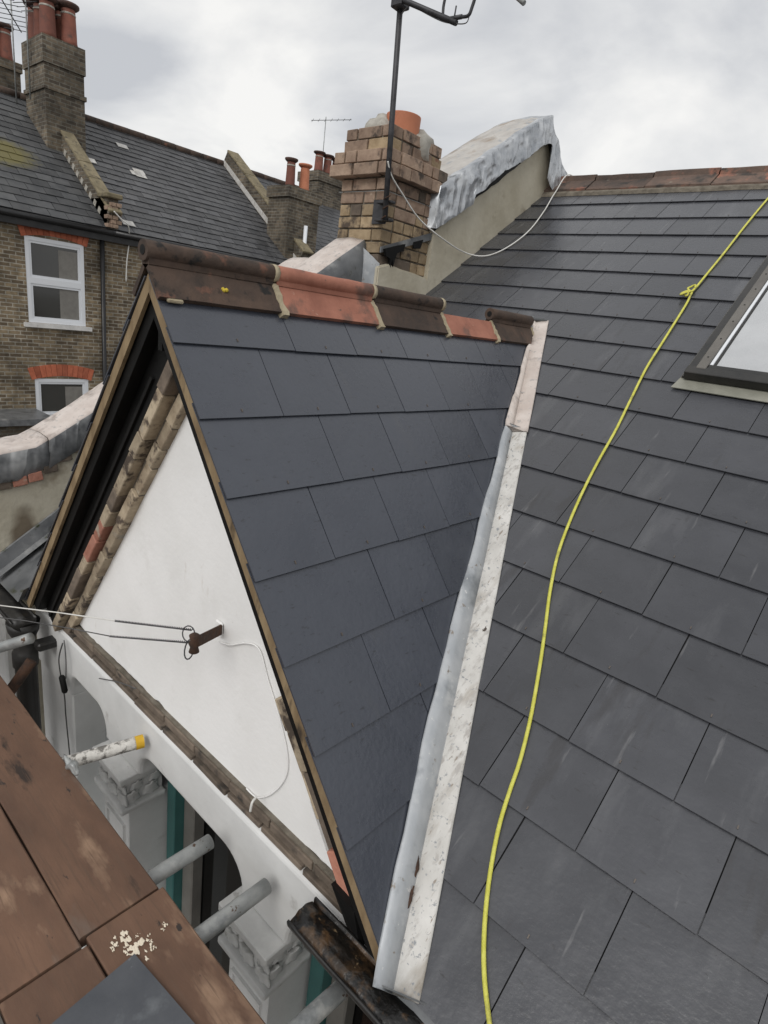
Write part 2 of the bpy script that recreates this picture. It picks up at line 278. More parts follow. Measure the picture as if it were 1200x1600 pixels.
def glassm(name, col, rough, rnd=False):
    m = bpy.data.materials.new(name); m.use_nodes = True; b = m.node_tree.nodes['Principled BSDF']
    b.inputs['Base Color'].default_value = (*col, 1); b.inputs['Roughness'].default_value = rough; b.inputs['Specular IOR Level'].default_value = .7; return m
M['glass'] = glassm('dark window glass', (.006, .006, .006), .05); M['glass'].node_tree.nodes['Principled BSDF'].inputs['Specular IOR Level'].default_value = .2
M['glass_far'] = glassm('far window glass', (.045, .045, .042), .08)
M['dark'] = glassm('dark room', (.006, .006, .006), .6)
M['skyglass'] = mat('rain spotted glass', (.42, .43, .44), (.52, .53, .54), rough=.12, scale=2, bump=.9, bscale=60, bdist=.002, spots=[((.6, .61, .62), 60, .68, .04)])
def brickwall(name, c1, c2, mort, sc=1.0):
    m = bpy.data.materials.new(name); m.use_nodes = True; nt = m.node_tree; N = nt.nodes; L = nt.links; b = N['Principled BSDF']; b.inputs['Roughness'].default_value = .92
    g = N.new('ShaderNodeNewGeometry'); s = N.new('ShaderNodeSeparateXYZ'); L.new(g.outputs['Position'], s.inputs[0])
    ad = N.new('ShaderNodeMath'); ad.operation = 'ADD'; L.new(s.outputs[0], ad.inputs[0]); L.new(s.outputs[1], ad.inputs[1])
    c = N.new('ShaderNodeCombineXYZ'); L.new(ad.outputs[0], c.inputs[0]); L.new(s.outputs[2], c.inputs[1])
    t = N.new('ShaderNodeTexBrick'); L.new(c.outputs[0], t.inputs['Vector']); t.inputs['Scale'].default_value = 1
    t.inputs['Brick Width'].default_value = .225*sc; t.inputs['Row Height'].default_value = .076*sc; t.inputs['Mortar Size'].default_value = .011*sc; t.inputs['Mortar Smooth'].default_value = .3; t.inputs['Bias'].default_value = -.1
    t.inputs['Color1'].default_value = (*c1, 1); t.inputs['Color2'].default_value = (*c2, 1); t.inputs['Mortar'].default_value = (*mort, 1)
    n = N.new('ShaderNodeTexNoise'); n.inputs['Scale'].default_value = 1.3; n.inputs['Detail'].default_value = 7; L.new(g.outputs['Position'], n.inputs['Vector'])
    mr = N.new('ShaderNodeMapRange'); mr.inputs[1].default_value = .3; mr.inputs[2].default_value = .7; mr.inputs[3].default_value = .5; mr.inputs[4].default_value = 1.35; L.new(n.outputs[0], mr.inputs[0])
    hv = N.new('ShaderNodeHueSaturation'); L.new(t.outputs[0], hv.inputs['Color']); L.new(mr.outputs[0], hv.inputs['Value'])
    n3 = N.new('ShaderNodeTexNoise'); n3.inputs['Scale'].default_value = 9; n3.inputs['Detail'].default_value = 3; L.new(g.outputs['Position'], n3.inputs['Vector'])
    mr3 = N.new('ShaderNodeMapRange'); mr3.inputs[1].default_value = .3; mr3.inputs[2].default_value = .7; mr3.inputs[3].default_value = .7; mr3.inputs[4].default_value = 1.3; L.new(n3.outputs[0], mr3.inputs[0])
    hv2 = N.new('ShaderNodeHueSaturation'); L.new(hv.outputs[0], hv2.inputs['Color']); L.new(mr3.outputs[0], hv2.inputs['Value']); L.new(hv2.outputs[0], b.inputs['Base Color'])
    bp = N.new('ShaderNodeBump'); bp.inputs['Strength'].default_value = .6; bp.inputs['Distance'].default_value = .01; bp.invert = True; L.new(t.outputs['Fac'], bp.inputs['Height']); L.new(bp.outputs[0], b.inputs['Normal'])
    return m
M['far_brick'] = brickwall('far stock brick', (.115, .085, .055), (.26, .20, .125), (.30, .275, .225))
M['far_brick_dark'] = brickwall('far sooty brick', (.08, .064, .048), (.185, .148, .104), (.17, .158, .13))

# ================================================================== STRUCTURE
gm = fromdata([(-300, -300, GROUND), (300, -300, GROUND), (300, 300, GROUND), (-300, 300, GROUND)], [(0, 1, 2, 3)])
obj('ground', gm, M['ground'], kind='structure')

# ------------------------------------------------------------------ own house
house = thing('terraced_house', 'slate roofed house with white rendered front gable and carved window piers', 'house', (-1.29, -2.0, GROUND))

# roof frames: local x along courses, local y up the slope, local z normal
FM = rot_basis((0, 0, 0), (1, 0, 0), (0, math.cos(A), math.sin(A)), NM)
SB, CB = math.sin(B), math.cos(B)
FR = rot_basis((XR, 0, ZR), (0, 1, 0), (-CB, 0, SB), (SB, 0, CB))           # right gable slope
FL = rot_basis((XR, 0, ZR), (0, -1, 0), (CB, 0, SB), (-SB, 0, CB))          # left gable slope
def clip(poly, nx, ny, d):
    """keep nx*x+ny*y<=d"""
    res = []
    for i in range(len(poly)):
        a, b = poly[i], poly[(i+1) % len(poly)]; da = nx*a[0]+ny*a[1]-d; db = nx*b[0]+ny*b[1]-d
        if da <= 0: res.append(a)
        if (da < 0 < db) or (db < 0 < da):
            t = da/(da-db); res.append((a[0]+(b[0]-a[0])*t, a[1]+(b[1]-a[1])*t))
    return res
def area(p): return abs(sum(p[i][0]*p[(i+1) % len(p)][1]-p[(i+1) % len(p)][0]*p[i][1] for i in range(len(p))))/2
def slate_me(poly, L_, rivet=None, raise_=.015, th=.005):
    bm = bmesh.new()
    n = lambda y: raise_-(raise_-.004)*(y/L_)
    a = [bm.verts.new((x, y, n(y))) for x, y in poly]; b = [bm.verts.new((x, y, n(y)-th)) for x, y in poly]
    bm.faces.new(a); bm.faces.new(b[::-1]); k = len(a)
    for i in range(k): bm.faces.new((a[i], b[i], b[(i+1) % k], a[(i+1) % k]))
    bmesh.ops.recalc_face_normals(bm, faces=bm.faces)
    if rivet:
        vs_ = bbox(bm, rivet[0]-.0016, rivet[0]+.0016, rivet[1]-.005, rivet[1]+.005, n(rivet[1])-.001, n(rivet[1])+.003, 1)
    me = bpy.data.meshes.new('slate'); bm.to_mesh(me); bm.free(); return me
_shared = {}
def lay(frame, parent, x0, x1, y, wd, L_, mats, cuts, rnd):
    """one slate, local tail at y, between x0 and x1; cuts = half-planes in the roof frame"""
    gap = .0016
    poly = [(x0+gap, y), (x1-gap, y), (x1-gap, y+L_), (x0+gap, y+L_)]
    full = True
    for c in cuts:
        q = clip(poly, *c)
        if len(q) != len(poly) or any(abs(a[0]-b[0])+abs(a[1]-b[1]) > 1e-6 for a, b in zip(q, poly)): full = False
        poly = q
        if len(poly) < 3: return
    if area(poly) < .0012: return
    cx = (x0+x1)/2
    loc = [(px-cx, py-y) for px, py in poly]
    key = (round(x1-x0, 4), round(L_, 4), mats[0].name)
    if full and key in _shared: me = _shared[key]
    else:
        me = slate_me(loc, L_, (rnd.uniform(-.004, .004), .022) if full else None)
        for m in mats: me.materials.append(m)
        if full: _shared[key] = me
    t = Matrix.Translation((cx, y+rnd.uniform(-.0015, .0015), rnd.uniform(0, .0012))) @ Matrix.Rotation(rnd.uniform(-.0035, .0035), 4, 'Z') @ Matrix.Rotation(rnd.uniform(-.0015, .0015), 4, 'Y')
    obj('slate', me, None, parent, frame @ t)

XL = -2.62; XRT = 2.05
def yv(z): return z/TA
zb = EAVE_Z; yb = zb/TA
# main roof deck: everything but the gable's footprint
xvb = XR+(ZR-zb)/TB; yap = ZR/TA
def Mw(x, y, n=0): return Vector((x, y, y*TA))+NM*n
zl = ZR-(XR-(-2.85))*TB
pts = [Mw(-2.85, RIDGE_Y), Mw(-2.85, zl/TA) if zl > zb else Mw(-2.85, yb)]
pts += ([Mw(XR-(ZR-zb)/TB, yb)] if zl < zb else []) + [Mw(XR, yap), Mw(xvb, yb), Mw(XRT, yb), Mw(XRT, RIDGE_Y)]
main_roof = obj('main_roof', prism_me(pts, -NM*.045), M['felt'], house)
sv_ = lambda x, y: y/math.cos(A)
# half-planes in (x, s): valley right: keep x-side to the right of valley. valley pts (XR, yap)->(xvb, yb)
def halfplane(p, q, keep, inset=0):
    dx, dy = q[0]-p[0], q[1]-p[1]; l = math.hypot(dx, dy); nx, ny = dy/l, -dx/l
    d = nx*p[0]+ny*p[1]
    if nx*keep[0]+ny*keep[1] > d: nx, ny, d = -nx, -ny, -d
    return (nx, ny, d-inset)
ap = (XR, yap/math.cos(A)); rb = (xvb, yb/math.cos(A)); lb = (2*XR-xvb, rb[1])
cut_r = halfplane(ap, rb, (2, 0), .012); cut_l = halfplane(ap, lb, (-4, 0), .012)
rnd = random.Random(3)
LM = G+.055
skx0, skx1 = -.375, .42; sks0, sks1 = .02/math.cos(A), 1.06/math.cos(A)
for k in range(-8, 11):
    ys = -k*G
    if k == 10: ys = -10*G+.0
    off = 0 if k % 2 else .5
    top = RIDGE_Y/math.cos(A)
    i0 = math.floor(XL/W)-1
    for i in range(i0, int(XRT/W)+2):
        x0 = (i+off)*W; x1 = x0+W
        x0c, x1c = max(x0, -2.31 if ys > -.5 else -2.62), min(x1, XRT)
        if x1c-x0c < .03: continue
        if x1c-x0c < W-.001: x0, x1 = x0c, x1c
        Lk = min(LM, top-ys-.01)
        base = [(0, 1, ys+Lk)]
        if ys+Lk > sks0 and ys < sks1 and x1 > skx0 and x0 < skx1:      # around the roof window
            if ys < sks0-.02: cs = [[]]
            else: cs = [[(1, 0, skx0)], [(-1, 0, -skx1)]]
            for c in cs: lay(FM, main_roof, x0, x1, ys, W, Lk, (M['slate'], M['copper']), c, rnd)
            continue
        if ys > ap[1]: lay(FM, main_roof, x0, x1, ys, W, Lk, (M['slate'], M['copper']), [], rnd)
        elif x0 < XR < x1:
            lay(FM, main_roof, x0, x1, ys, W, Lk, (M['slate'], M['copper']), [cut_r, (-1, 0, -XR)], rnd)
            lay(FM, main_roof, x0, x1, ys, W, Lk, (M['slate'], M['copper']), [cut_l, (1, 0, XR)], rnd)
        elif (x0+x1)/2 > XR: lay(FM, main_roof, x0, x1, ys, W, Lk, (M['slate'], M['copper']), [cut_r], rnd)
        else: lay(FM, main_roof, x0, x1, ys, W, Lk, (M['slate'], M['copper']), [cut_l], rnd)

# gable roof decks and slates
SE = (ZR-zb)/SB
Lg = GD+.055
def gable_slope(frame, sgn):
    wv = lambda s: (ZR-s*SB)/TA           # valley y at slope distance s
    loc = [(VERGE, -.0), (wv(0), 0), (wv(SE), -SE), (VERGE, -SE)]
    if wv(SE) <= VERGE: loc = [(VERGE, 0), (wv(0), 0), (VERGE+.004, -SE), (VERGE, -SE)]
    P = [frame @ Vector((sgn*x, y, 0)) for x, y in loc]; nrm = frame.to_3x3() @ Vector((0, 0, 1))
    d = obj('gable_roof', prism_me([q+Vector((0, .004, 0)) for q in P], -nrm*.027), M['black'], house)
    S0 = [frame @ Vector((sgn*VERGE, 0, 0)), frame @ Vector((sgn*VERGE, -SE, 0))]; S1 = [q-nrm*.034 for q in S0]; S1[0] = S0[0]-Vector((0, 0, .034/CB))
    vstr = obj('verge_strip', prism_me([S0[0], S0[1], S1[1], S1[0]], (0, .013, 0)), M['ply'], house)
    cut = halfplane((wv(0), 0), (wv(SE), -SE), (-5, 0), .012)
    for k in range(1, 9):
        s = k*GD if k < 8 else SE
        Lk = min(Lg, s-.02) if k < 8 else SE-7*GD+.055; y0 = VERGE-.008
        js = []
        w0 = 0 if k % 2 == 0 else .5
        xs = [y0]+[Y0+(w0+i)*W for i in range(0, 9)]
        for a, b in zip(xs[:-1], xs[1:]):
            if sgn > 0: lay(frame, d, a, b, -s, W, Lk, (M['slate_blue'], M['copper']), [cut, (-1, 0, -y0)], rnd)
            else: lay(frame, d, -b, -a, -s, W, Lk, (M['slate_blue'], M['copper']), [(-cut[0], cut[1], cut[2]), (1, 0, -y0)], rnd)
    return d
groof_r = gable_slope(FR, 1); groof_l = gable_slope(FL, -1)

# gable ridge tiles with roll top
def ridge_tile(y0, y1, wing, mt, roll=True, dz=0, hole=False, parent=house):
    bm = bmesh.new(); th = .016; n = 7; ny = 6
    # wings
    for sx in (-1, 1):
        def P(s, nrm, y):
            return Vector((XR+sx*(s*CB+nrm*SB), y, ZR+dz-s*SB+nrm*CB))
        vt = [[bm.verts.new(P(-.005+(wing+.005)*i/3, .026+(.002*fbm((y0+j, i, sx), 1.3)), y0+(y1-y0)*j/ny)) for i in range(4)] for j in range(ny+1)]
        vb = [[bm.verts.new(P(-.005+(wing+.005)*i/3, .026-th, y0+(y1-y0)*j/ny)) for i in range(4)] for j in range(ny+1)]
        for j in range(ny):
            for i in range(3):
                bm.faces.new((vt[j][i], vt[j][i+1], vt[j+1][i+1], vt[j+1][i])); bm.faces.new((vb[j][i], vb[j+1][i], vb[j+1][i+1], vb[j][i+1]))
            bm.faces.new((vt[j][3], vb[j][3], vb[j+1][3], vt[j+1][3]))
        for j in (0, ny):
            for i in range(3): bm.faces.new((vt[j][i], vb[j][i], vb[j][i+1], vt[j][i+1]))
    if roll:
        zc = ZR+dz+.057
        bbox(bm, XR-.021, XR+.021, y0, y1-.004, ZR+.02, zc)
        pts = [(XR, y0-.008+(y1-y0+.012)*i/8, zc+.0015*fbm((y0, i, 2), 1)) for i in range(9)]
        tube_bm(bm, pts, .0295, 14)
        if hole:
            for k_ in (0,):
                tube_bm(bm, [(XR, y0-.0095, zc), (XR, y0-.006, zc)], .014, 10, True, 1)
    return obj('ridge_tile', frombm(bm), [mt, M['black']], parent)
J = [-2.128, -1.668, -1.172, -.70, -.262, .168]
kinds = [('terra_dark', True), ('terra', True), ('terra_dark', True), ('terra', False), ('terra_dark', True)]
for i, (kn, ro) in enumerate(kinds):
    y0, y1 = J[i], J[i+1]
    t = ridge_tile(y0+.006, y1-.006, .10, M[kn], ro, 0, i in (0, 4))
    if i == 3: t['label'] = 'red ridge tile with its roll broken off'
    if i == 0:
        bm = bmesh.new(); c = FR @ Vector((-1.885, -.045, .0275))
        for q in range(5):
            r = bmesh.ops.create_icosphere(bm, subdivisions=1, radius=random.uniform(.005, .009), matrix=Matrix.Translation(c+Vector((random.uniform(-.004, .004), random.uniform(-.009, .009), random.uniform(-.006, .006)))))
        obj('lichen_patch', frombm(bm, True), M['lichen'], t)
for j in J[1:]:
    bm = bmesh.new()
    for sx in (-1, 1):
        vt = []
        for i in range(9):
            s = -.01+.122*i/8; h = .029+.005*fbm((j, i, sx), 2.9); wdt = .013+.012*abs(fbm((j, i, sx*3), 3.3))
            dd = .006*fbm((i, j, sx), 2.7)
            P = lambda dy, nr: Vector((XR+sx*(s*CB+nr*SB), j+dy+dd, ZR-s*SB+nr*CB))
            vt.append([bm.verts.new(P(-wdt, .008)), bm.verts.new(P(-wdt*.7, h)), bm.verts.new(P(wdt*.7, h)), bm.verts.new(P(wdt, .008))])
        for i in range(8):
            for k in range(3): bm.faces.new((vt[i][k], vt[i][k+1], vt[i+1][k+1], vt[i+1][k]))
        bm.faces.new(vt[8])
    if j != J[5] and j != J[4]: tube_bm(bm, [(XR, j-.009, ZR+.057), (XR, j+.011, ZR+.0565)], .0308, 12)
    obj('mortar_joint', frombm(bm), M['mortar'], house)
# mortar bedding under the first ridge tile's foot
obj('mortar_bed', box_me(-.022, .03, -.012, .012, 0, .012, .004), M['mortar'], house, FR @ Matrix.Translation((-2.075, -.098, .012)))

# main ridge tiles
xr = -2.4; i = 0
MRW = .165
while xr < XRT:
    ln = .46; bm = bmesh.new(); prof = []
    for k in range(15):
        t = -1+2*k/14
        if abs(t) > .28:
            d = (abs(t)-.28)/.72*MRW+.03; zz_ = -d*math.sin(A)+.05; yy = math.copysign(d*math.cos(A), t)
        else:
            an = t/.28*1.25; yy = .038*math.sin(an); zz_ = .036+.042*math.cos(an)
        prof.append((yy, zz_))
    dzr = random.uniform(-.004, .004)
    rings = []
    for j in range(5):
        x = xr+.004+(ln-.008)*j/4
        rings.append([bm.verts.new((x, RIDGE_Y+y+.001*fbm((x, y, 0), 9), RIDGE_Y*TA+z+dzr+.003*fbm((x, y, z), 8))) for y, z in prof]+[bm.verts.new((x, RIDGE_Y+y*.98, RIDGE_Y*TA+z+dzr-.018)) for y, z in prof[::-1]])
    nn = len(rings[0])
    for j in range(4):
        for k in range(nn): bm.faces.new((rings[j][k], rings[j][(k+1) % nn], rings[j+1][(k+1) % nn], rings[j+1][k]))
    for r in (rings[0], rings[-1]):
        for k in range(14): bm.faces.new((r[k], r[k+1], r[nn-2-k], r[nn-1-k]))
    obj('ridge_tile', frombm(bm), M['terra_mid'], house)
    xr += ln; i += 1
# mortar fillet below main ridge tiles
bm = bmesh.new(); prev = None
for k in range(60):
    x = -2.3+(XRT+2.3)*k/59; s = RIDGE_Y/math.cos(A)-MRW-.045-.012*fbm((x, 0, 0), 3.1)
    q = [bm.verts.new(FM @ Vector((x, s-.012, .012))), bm.verts.new(FM @ Vector((x, s+.01, .03))), bm.verts.new(FM @ Vector((x, s+.05, .03)))]
    if prev:
        for m_ in range(2): bm.faces.new((prev[m_], q[m_], q[m_+1], prev[m_+1]))
    prev = q
obj('mortar_fillet', frombm(bm), M['core'], house)

# valley flashing: left wing on gable slope, right wing on main slope
vb_ = Vector((xvb, yb, zb)); vt_ = Vector((XR, yap, ZR)); vd = (vt_-vb_).normalized()
nd = Vector((SB, 0, CB)); em = vd.cross(NM); em = em if em.x > 0 else -em; ed = vd.cross(nd); ed = ed if ed.z > 0 else -ed
def vwl(t):
    T = ((-.2, .078), (0, .082), (.4, .101), (.8, .106), (1.35, .088), (2.1, .066), (3.09, .030), (3.3, .024))
    for (a, va), (b, vb2) in zip(T[:-1], T[1:]):
        if t <= b: return va+(vb2-va)*(t-a)/(b-a)
    return T[-1][1]
def valley_piece(t0, t1, wl, wr, lift, mats, name, label=None, seed=0, parent=house):
    bm = bmesh.new(); ns = 26; rows = []
    for j in range(ns+1):
        t = t0+(t1-t0)*j/ns; c = vb_+vd*t
        jl = vwl(t)*wl+.002*fbm((t, seed, 1), 2.2)+(.003 if int(t*4.2+seed) % 2 else -.003); jr = wr+.002*fbm((t, seed, 5), 2.0); b_ = .0025*fbm((t, seed, 9), 4)
        fold = c+(nd+NM).normalized()*(lift+.004)-em*.006
        row = [c+ed*jl+nd*(lift-.008), c+ed*jl+nd*lift, c+ed*jl*.6+nd*(lift+.001+b_), c+ed*jl*.22+nd*(lift+.001), fold, c+em*(.012)+NM*(lift+.005), c+em*jr*.5+NM*(lift+.004+b_), c+em*(jr-.008)+NM*(lift+.002-b_*.3), c+em*jr+NM*lift, c+em*jr+NM*(lift-.008)]
        rows.append([bm.verts.new(q) for q in row])
    for j in range(ns):
        for k in range(9):
            f = bm.faces.new((rows[j][k], rows[j+1][k], rows[j+1][k+1], rows[j][k+1])); f.material_index = 0 if k < 4 else 1
    bm.faces.new(rows[0]); bm.faces.new(rows[-1])
    o = obj(name, frombm(bm), mats, parent)
    for p_ in o.data.polygons: p_.use_smooth = True
    if label: o['label'] = label
    return o
VLEN = (vt_-vb_).length
tj = ((pX(803, 668, XR+.13) - vb_).dot(vd))
tj = 2.12
vf = valley_piece(-.035, tj+.03, 1, .077, .021, [M['lead'], M['lead_white']], 'valley_flashing', 'blue grey and whitened lead valley strip', 1)
valley_piece(tj, VLEN+.075, 1.04, .083, .025, [M['lead_pink'], M['lead_pink']], 'valley_flashing', 'pinkish upper length of lead valley strip', 2)
# rusty debris stuck in the valley
for (px, py, r) in ((648, 1352, .018), (638, 1398, .016), (712, 1135, .005), (795, 690, .008), (793, 715, .004), (735, 1000, .005), (742, 960, .004), (808, 635, .006)):
    c = hit(px, py, (nd+NM).normalized(), vb_+(nd+NM).normalized()*.028)
    bm = bmesh.new(); bmesh.ops.create_icosphere(bm, subdivisions=3, radius=1)
    for v in bm.verts:
        k = 1+.45*fbm(v.co, 1.5, px); d = v.co*k
        v.co = c+vd*d.x*r*1.9+em*d.y*r*.7+NM*d.z*r*.3
    obj('rust_flake', frombm(bm, True), M['rust'], vf)
# dark roll of lead at the valley head
obj('valley_head', tube_me([vt_+vd*.075+ed*.06+nd*.03, vt_+vd*.07+em*.0+NM*.045, vt_+vd*.074+em*.075+NM*.026], .008, 8), M['lead_dark'], house)
# left valley / parapet gutter in lead
bm = bmesh.new(); rows = []
for j in range(13):
    t = j/12; y = -2.14+t*1.3
    zz_ = y*TA+.012; xg = XR-(ZR-zz_)/TB
    xg = max(xg, -2.86)
    rows.append([bm.verts.new(q) for q in ((-2.862, y, zz_+.14), (-2.855, y, zz_+.01), (xg-.02 if xg > -2.8 else -2.8, y, zz_+.012), (xg+.07, y, zz_+.115))])
for j in range(12):
    for k in range(3): bm.faces.new((rows[j][k], rows[j+1][k], rows[j+1][k+1], rows[j][k+1]))
obj('parapet_gutter', frombm(bm), M['lead_dark'], house)

# ------------------------------------------------------------------ gable wall
YG = -2.0; ZBASE = -1.44
def rk(perp, z, sx): # x of rake line at perpendicular depth perp below roof, at height z
    return XR+sx*((ZR-z)-perp/CB)/TB
PW = .262
zap = ZR-PW/CB
pts = []
n = 70; xa, xb = rk(PW, ZBASE, -1), rk(PW, ZBASE, 1)
for k in range(n+1):
    x = xa+(xb-xa)*k/n; pts.append((x, YG, ZBASE-.028*max(0, 1-abs(x+.95)/.55)+.010*fbm((x, 0, 3), 9)+.006*fbm((x, 2, 3), 25)))
pts += [(rk(PW, -1.28, 1), YG, -1.28), (rk(.13, -.98, 1), YG, -.98), (rk(.12, -.5, 1), YG, -.5), (rk(.11, -.05, 1), YG, -.05), (XR-.02, YG, zap+.03), (XR-.03, YG, zap-.03), (rk(PW, -.5, -1), YG, -.5), (rk(PW, -1.0, -1), YG, -1.0)]
bm = bmesh.new(); fr = [bm.verts.new(q) for q in pts]; bk = [bm.verts.new((q[0], q[1]+.02, q[2])) for q in pts]
bm.faces.new(fr); nn = len(fr)
for k in range(nn): bm.faces.new((fr[k], bk[k], bk[(k+1) % nn], fr[(k+1) % nn]))
bmesh.ops.triangulate(bm, faces=[f for f in bm.faces if len(f.verts) > 4])
gw = obj('gable_render', frombm(bm), M['render'], house); gw['label'] = 'white rendered triangle of the gable'
# backing masonry
obj('gable_wall', prism_me([(rk(.10, -1.56, -1), -1.978, -1.56), (rk(.10, -1.56, 1), -1.978, -1.56), (XR, -1.978, ZR-.10/CB)], (0, .1, 0)), M['core'], house)
# corbel bricks up the rakes
def brick_variant(seed, l=.215, h=.06, d=.08):
    bm = bmesh.new(); bbox(bm, -l/2, l/2, -d/2, d/2, -h/2, h/2)
    bmesh.ops.bevel(bm, geom=bm.edges[:], offset=.003, segments=1, affect='EDGES')
    for v in bm.verts: v.co += Vector((fbm(v.co, 14, seed), fbm(v.co, 14, seed+5), fbm(v.co, 14, seed+9)))*.0028
    return frombm(bm)
_bm_cache = {}
def brick(parent, mw, mt, l, h, d, name='brick'):
    key = (round(l, 2), round(h, 3), round(d, 3), mt, random.randint(0, 2))
    if key not in _bm_cache:
        me = brick_variant(len(_bm_cache), round(l, 2), h, d); me.materials.append(M[mt]); _bm_cache[key] = me
    return obj(name, _bm_cache[key], None, parent, mw)
for sx in (-1, 1):
    dn = Vector((sx*CB, 0, -SB)); pr_ = Vector((-sx*SB, 0, -CB)); R3 = rot_basis((0, 0, 0), dn, (0, 1, 0), dn.cross(Vector((0, 1, 0))))
    for ci, (p0, p1, yf) in enumerate(((.176, .222, -2.066), (.232, .276, -2.032))):
        s = (.07+.1*ci) if sx < 0 else 1.28
        if sx > 0: p0, p1 = p0-.072, p1-.066
        while s < 1.93:
            l = random.choice((.215, .215, .16, .105)); l = min(l, 1.96-s)
            if l < .04: break
            c = Vector((XR, 0, ZR))+dn*(s+l/2)+pr_*((p0+p1)/2); dep = .09
            mt = random.choice(('br_buff', 'br_buff', 'br_dark', 'br_buff')) if s < 1.4 else random.choice(('br_dark', 'br_buff'))
            if sx == -1 and ci == 0 and 1.0 < s < 1.25: mt = 'br_pink'
            if sx == 1 and s > 1.66: mt = 'br_pink'
            m4 = R3.copy(); m4.translation = Vector((c.x, yf+dep/2+random.uniform(-.006, .006), c.z))
            brick(house, m4 @ Matrix.Rotation(random.uniform(-.005, .005), 4, 'Y'), mt, l-.008, p1-p0, dep)
            s += l
    # mortar behind the corbel, black soffit and battens
    def slab(p0, p1, y0, y1, s0, s1, mt, nm):
        P = [Vector((XR, y0, ZR))+dn*(s0 if s0 > p*TB else p*TB)+pr_*p for p in (p0, p1)]+[Vector((XR, y0, ZR))+dn*s1+pr_*p for p in (p1, p0)]
        return obj(nm, prism_me(P, (0, y1-y0, 0)), M[mt], house)
    slab(*((.172, .274) if sx < 0 else (.095, .215)), -2.022, -1.975, .2 if sx < 0 else 1.3, 1.95, 'core', 'corbel_mortar')
    slab(.030, .170 if sx < 0 else .09, -2.05, -1.97, 0, 1.97, 'black', 'verge_rafter')
    slab(.030, .075 if sx < 0 else .080, -2.094, -2.052, 0, 1.97, 'black', 'barge_board')
    if sx < 0: slab(.118, .132, -2.060, -2.051, .3, 1.95, 'black2', 'soffit_batten')
obj('apex_post', box_me(XR-.012, XR+.012, -2.075, -2.052, -.06, ZR-.12), M['black2'], house)
# torn black felt flap at the foot of the right verge
obj('felt_flap', prism_me([(-.33, -2.085, -1.36), (-.235, -2.09, -1.37), (-.20, -2.088, -1.47), (-.235, -2.08, -1.485)], (0, .02, 0)), M['black'], house)
# brick string course under the render
for ci, (z0, z1, yf) in enumerate(((-1.482, -1.450, -2.024), (-1.556, -1.488, -2.034))):
    x = rk(.14, -1.52, -1)+.03*ci; xe = rk(.16, -1.52, 1)
    while x < xe:
        l = random.uniform(.19, .225); l = min(l, xe-x)
        if l < .05: break
        m4 = Matrix.Translation((x+l/2, yf+.05+random.uniform(-.002, .002), (z0+z1)/2)) @ Matrix.Rotation(random.uniform(-.01, .01), 4, 'X')
        brick(house, m4, 'br_dark', l-.006, z1-z0, .1)
        x += l
obj('string_mortar', box_me(rk(.14, -1.52, -1), rk(.16, -1.52, 1), -2.016, -1.97, -1.585, -1.445), M['core'], house)

# ------------------------------------------------------------------ bay front: lintel with shouldered openings, piers, capitals, windows
BX0, BX1 = -2.62, .07; ZL0 = -1.503; ZSOF = -1.705; ZSPR = -1.838
ops_ = [(-2.20, -1.81), (-1.50, -.772), (-.52, -.10)]
def lintel_me(pts):
    bm = bmesh.new(); n = len(pts); off = []
    for i in range(n):                      # inset outline for the rounded arris
        p, a, b = Vector(pts[i]), Vector(pts[i-1]), Vector(pts[(i+1) % n]); e1 = (p-a).normalized(); e2 = (b-p).normalized()
        m = Vector((e1.y+e2.y, -e1.x-e2.x)); m = m.normalized() if m.length > 1e-6 else Vector((0, 0)); off.append(m)
    sgn = 1 if sum(pts[i][0]*pts[(i+1) % n][1]-pts[(i+1) % n][0]*pts[i][1] for i in range(n)) > 0 else -1
    rings = []
    for dy, ins in ((.12, 0), (.022, 0), (.010, .004), (.003, .011), (0, .022)):
        rings.append([bm.verts.new((pts[i][0]-sgn*off[i].x*ins, -2.045+dy, pts[i][1]-sgn*off[i].y*ins)) for i in range(n)])
    for r0, r1 in zip(rings[:-1], rings[1:]):
        for i in range(n): bm.faces.new((r0[i], r0[(i+1) % n], r1[(i+1) % n], r1[i]))
    es = [bm.edges.get((rings[-1][i], rings[-1][(i+1) % n])) for i in range(n)]
    bmesh.ops.triangle_fill(bm, edges=es, use_beauty=True)
    return frombm(bm)
pts = [(BX0, ZL0), (BX1, ZL0), (BX1, ZSPR)]
for a, b in ops_[::-1]:
    r = .12 if b-a > .5 else .085
    pts.append((b, ZSPR))
    for k in range(9): an = math.pi/2*k/8; pts.append((b-r+r*math.cos(an), ZSOF-.11+.11*math.sin(an)))
    for k in range(9): an = math.pi/2*k/8; pts.append((a+r-r*math.sin(an), ZSOF-.11+.11*math.cos(an)))
    pts.append((a, ZSPR))
pts.append((BX0, ZSPR))
me = lintel_me(pts)
lint = obj('lintel', me, M['stucco'], house); lint['label'] = 'white stucco lintel with rounded shoulders over the windows'
obj('corner_pier', box_me(BX0, -2.20, -2.03, -1.85, -6.9, ZSPR-.002, .006), M['stucco'], house)
obj('corner_pier', box_me(-.10, BX1, -2.03, -1.85, -6.9, ZSPR-.002, .006), M['stucco'], house)
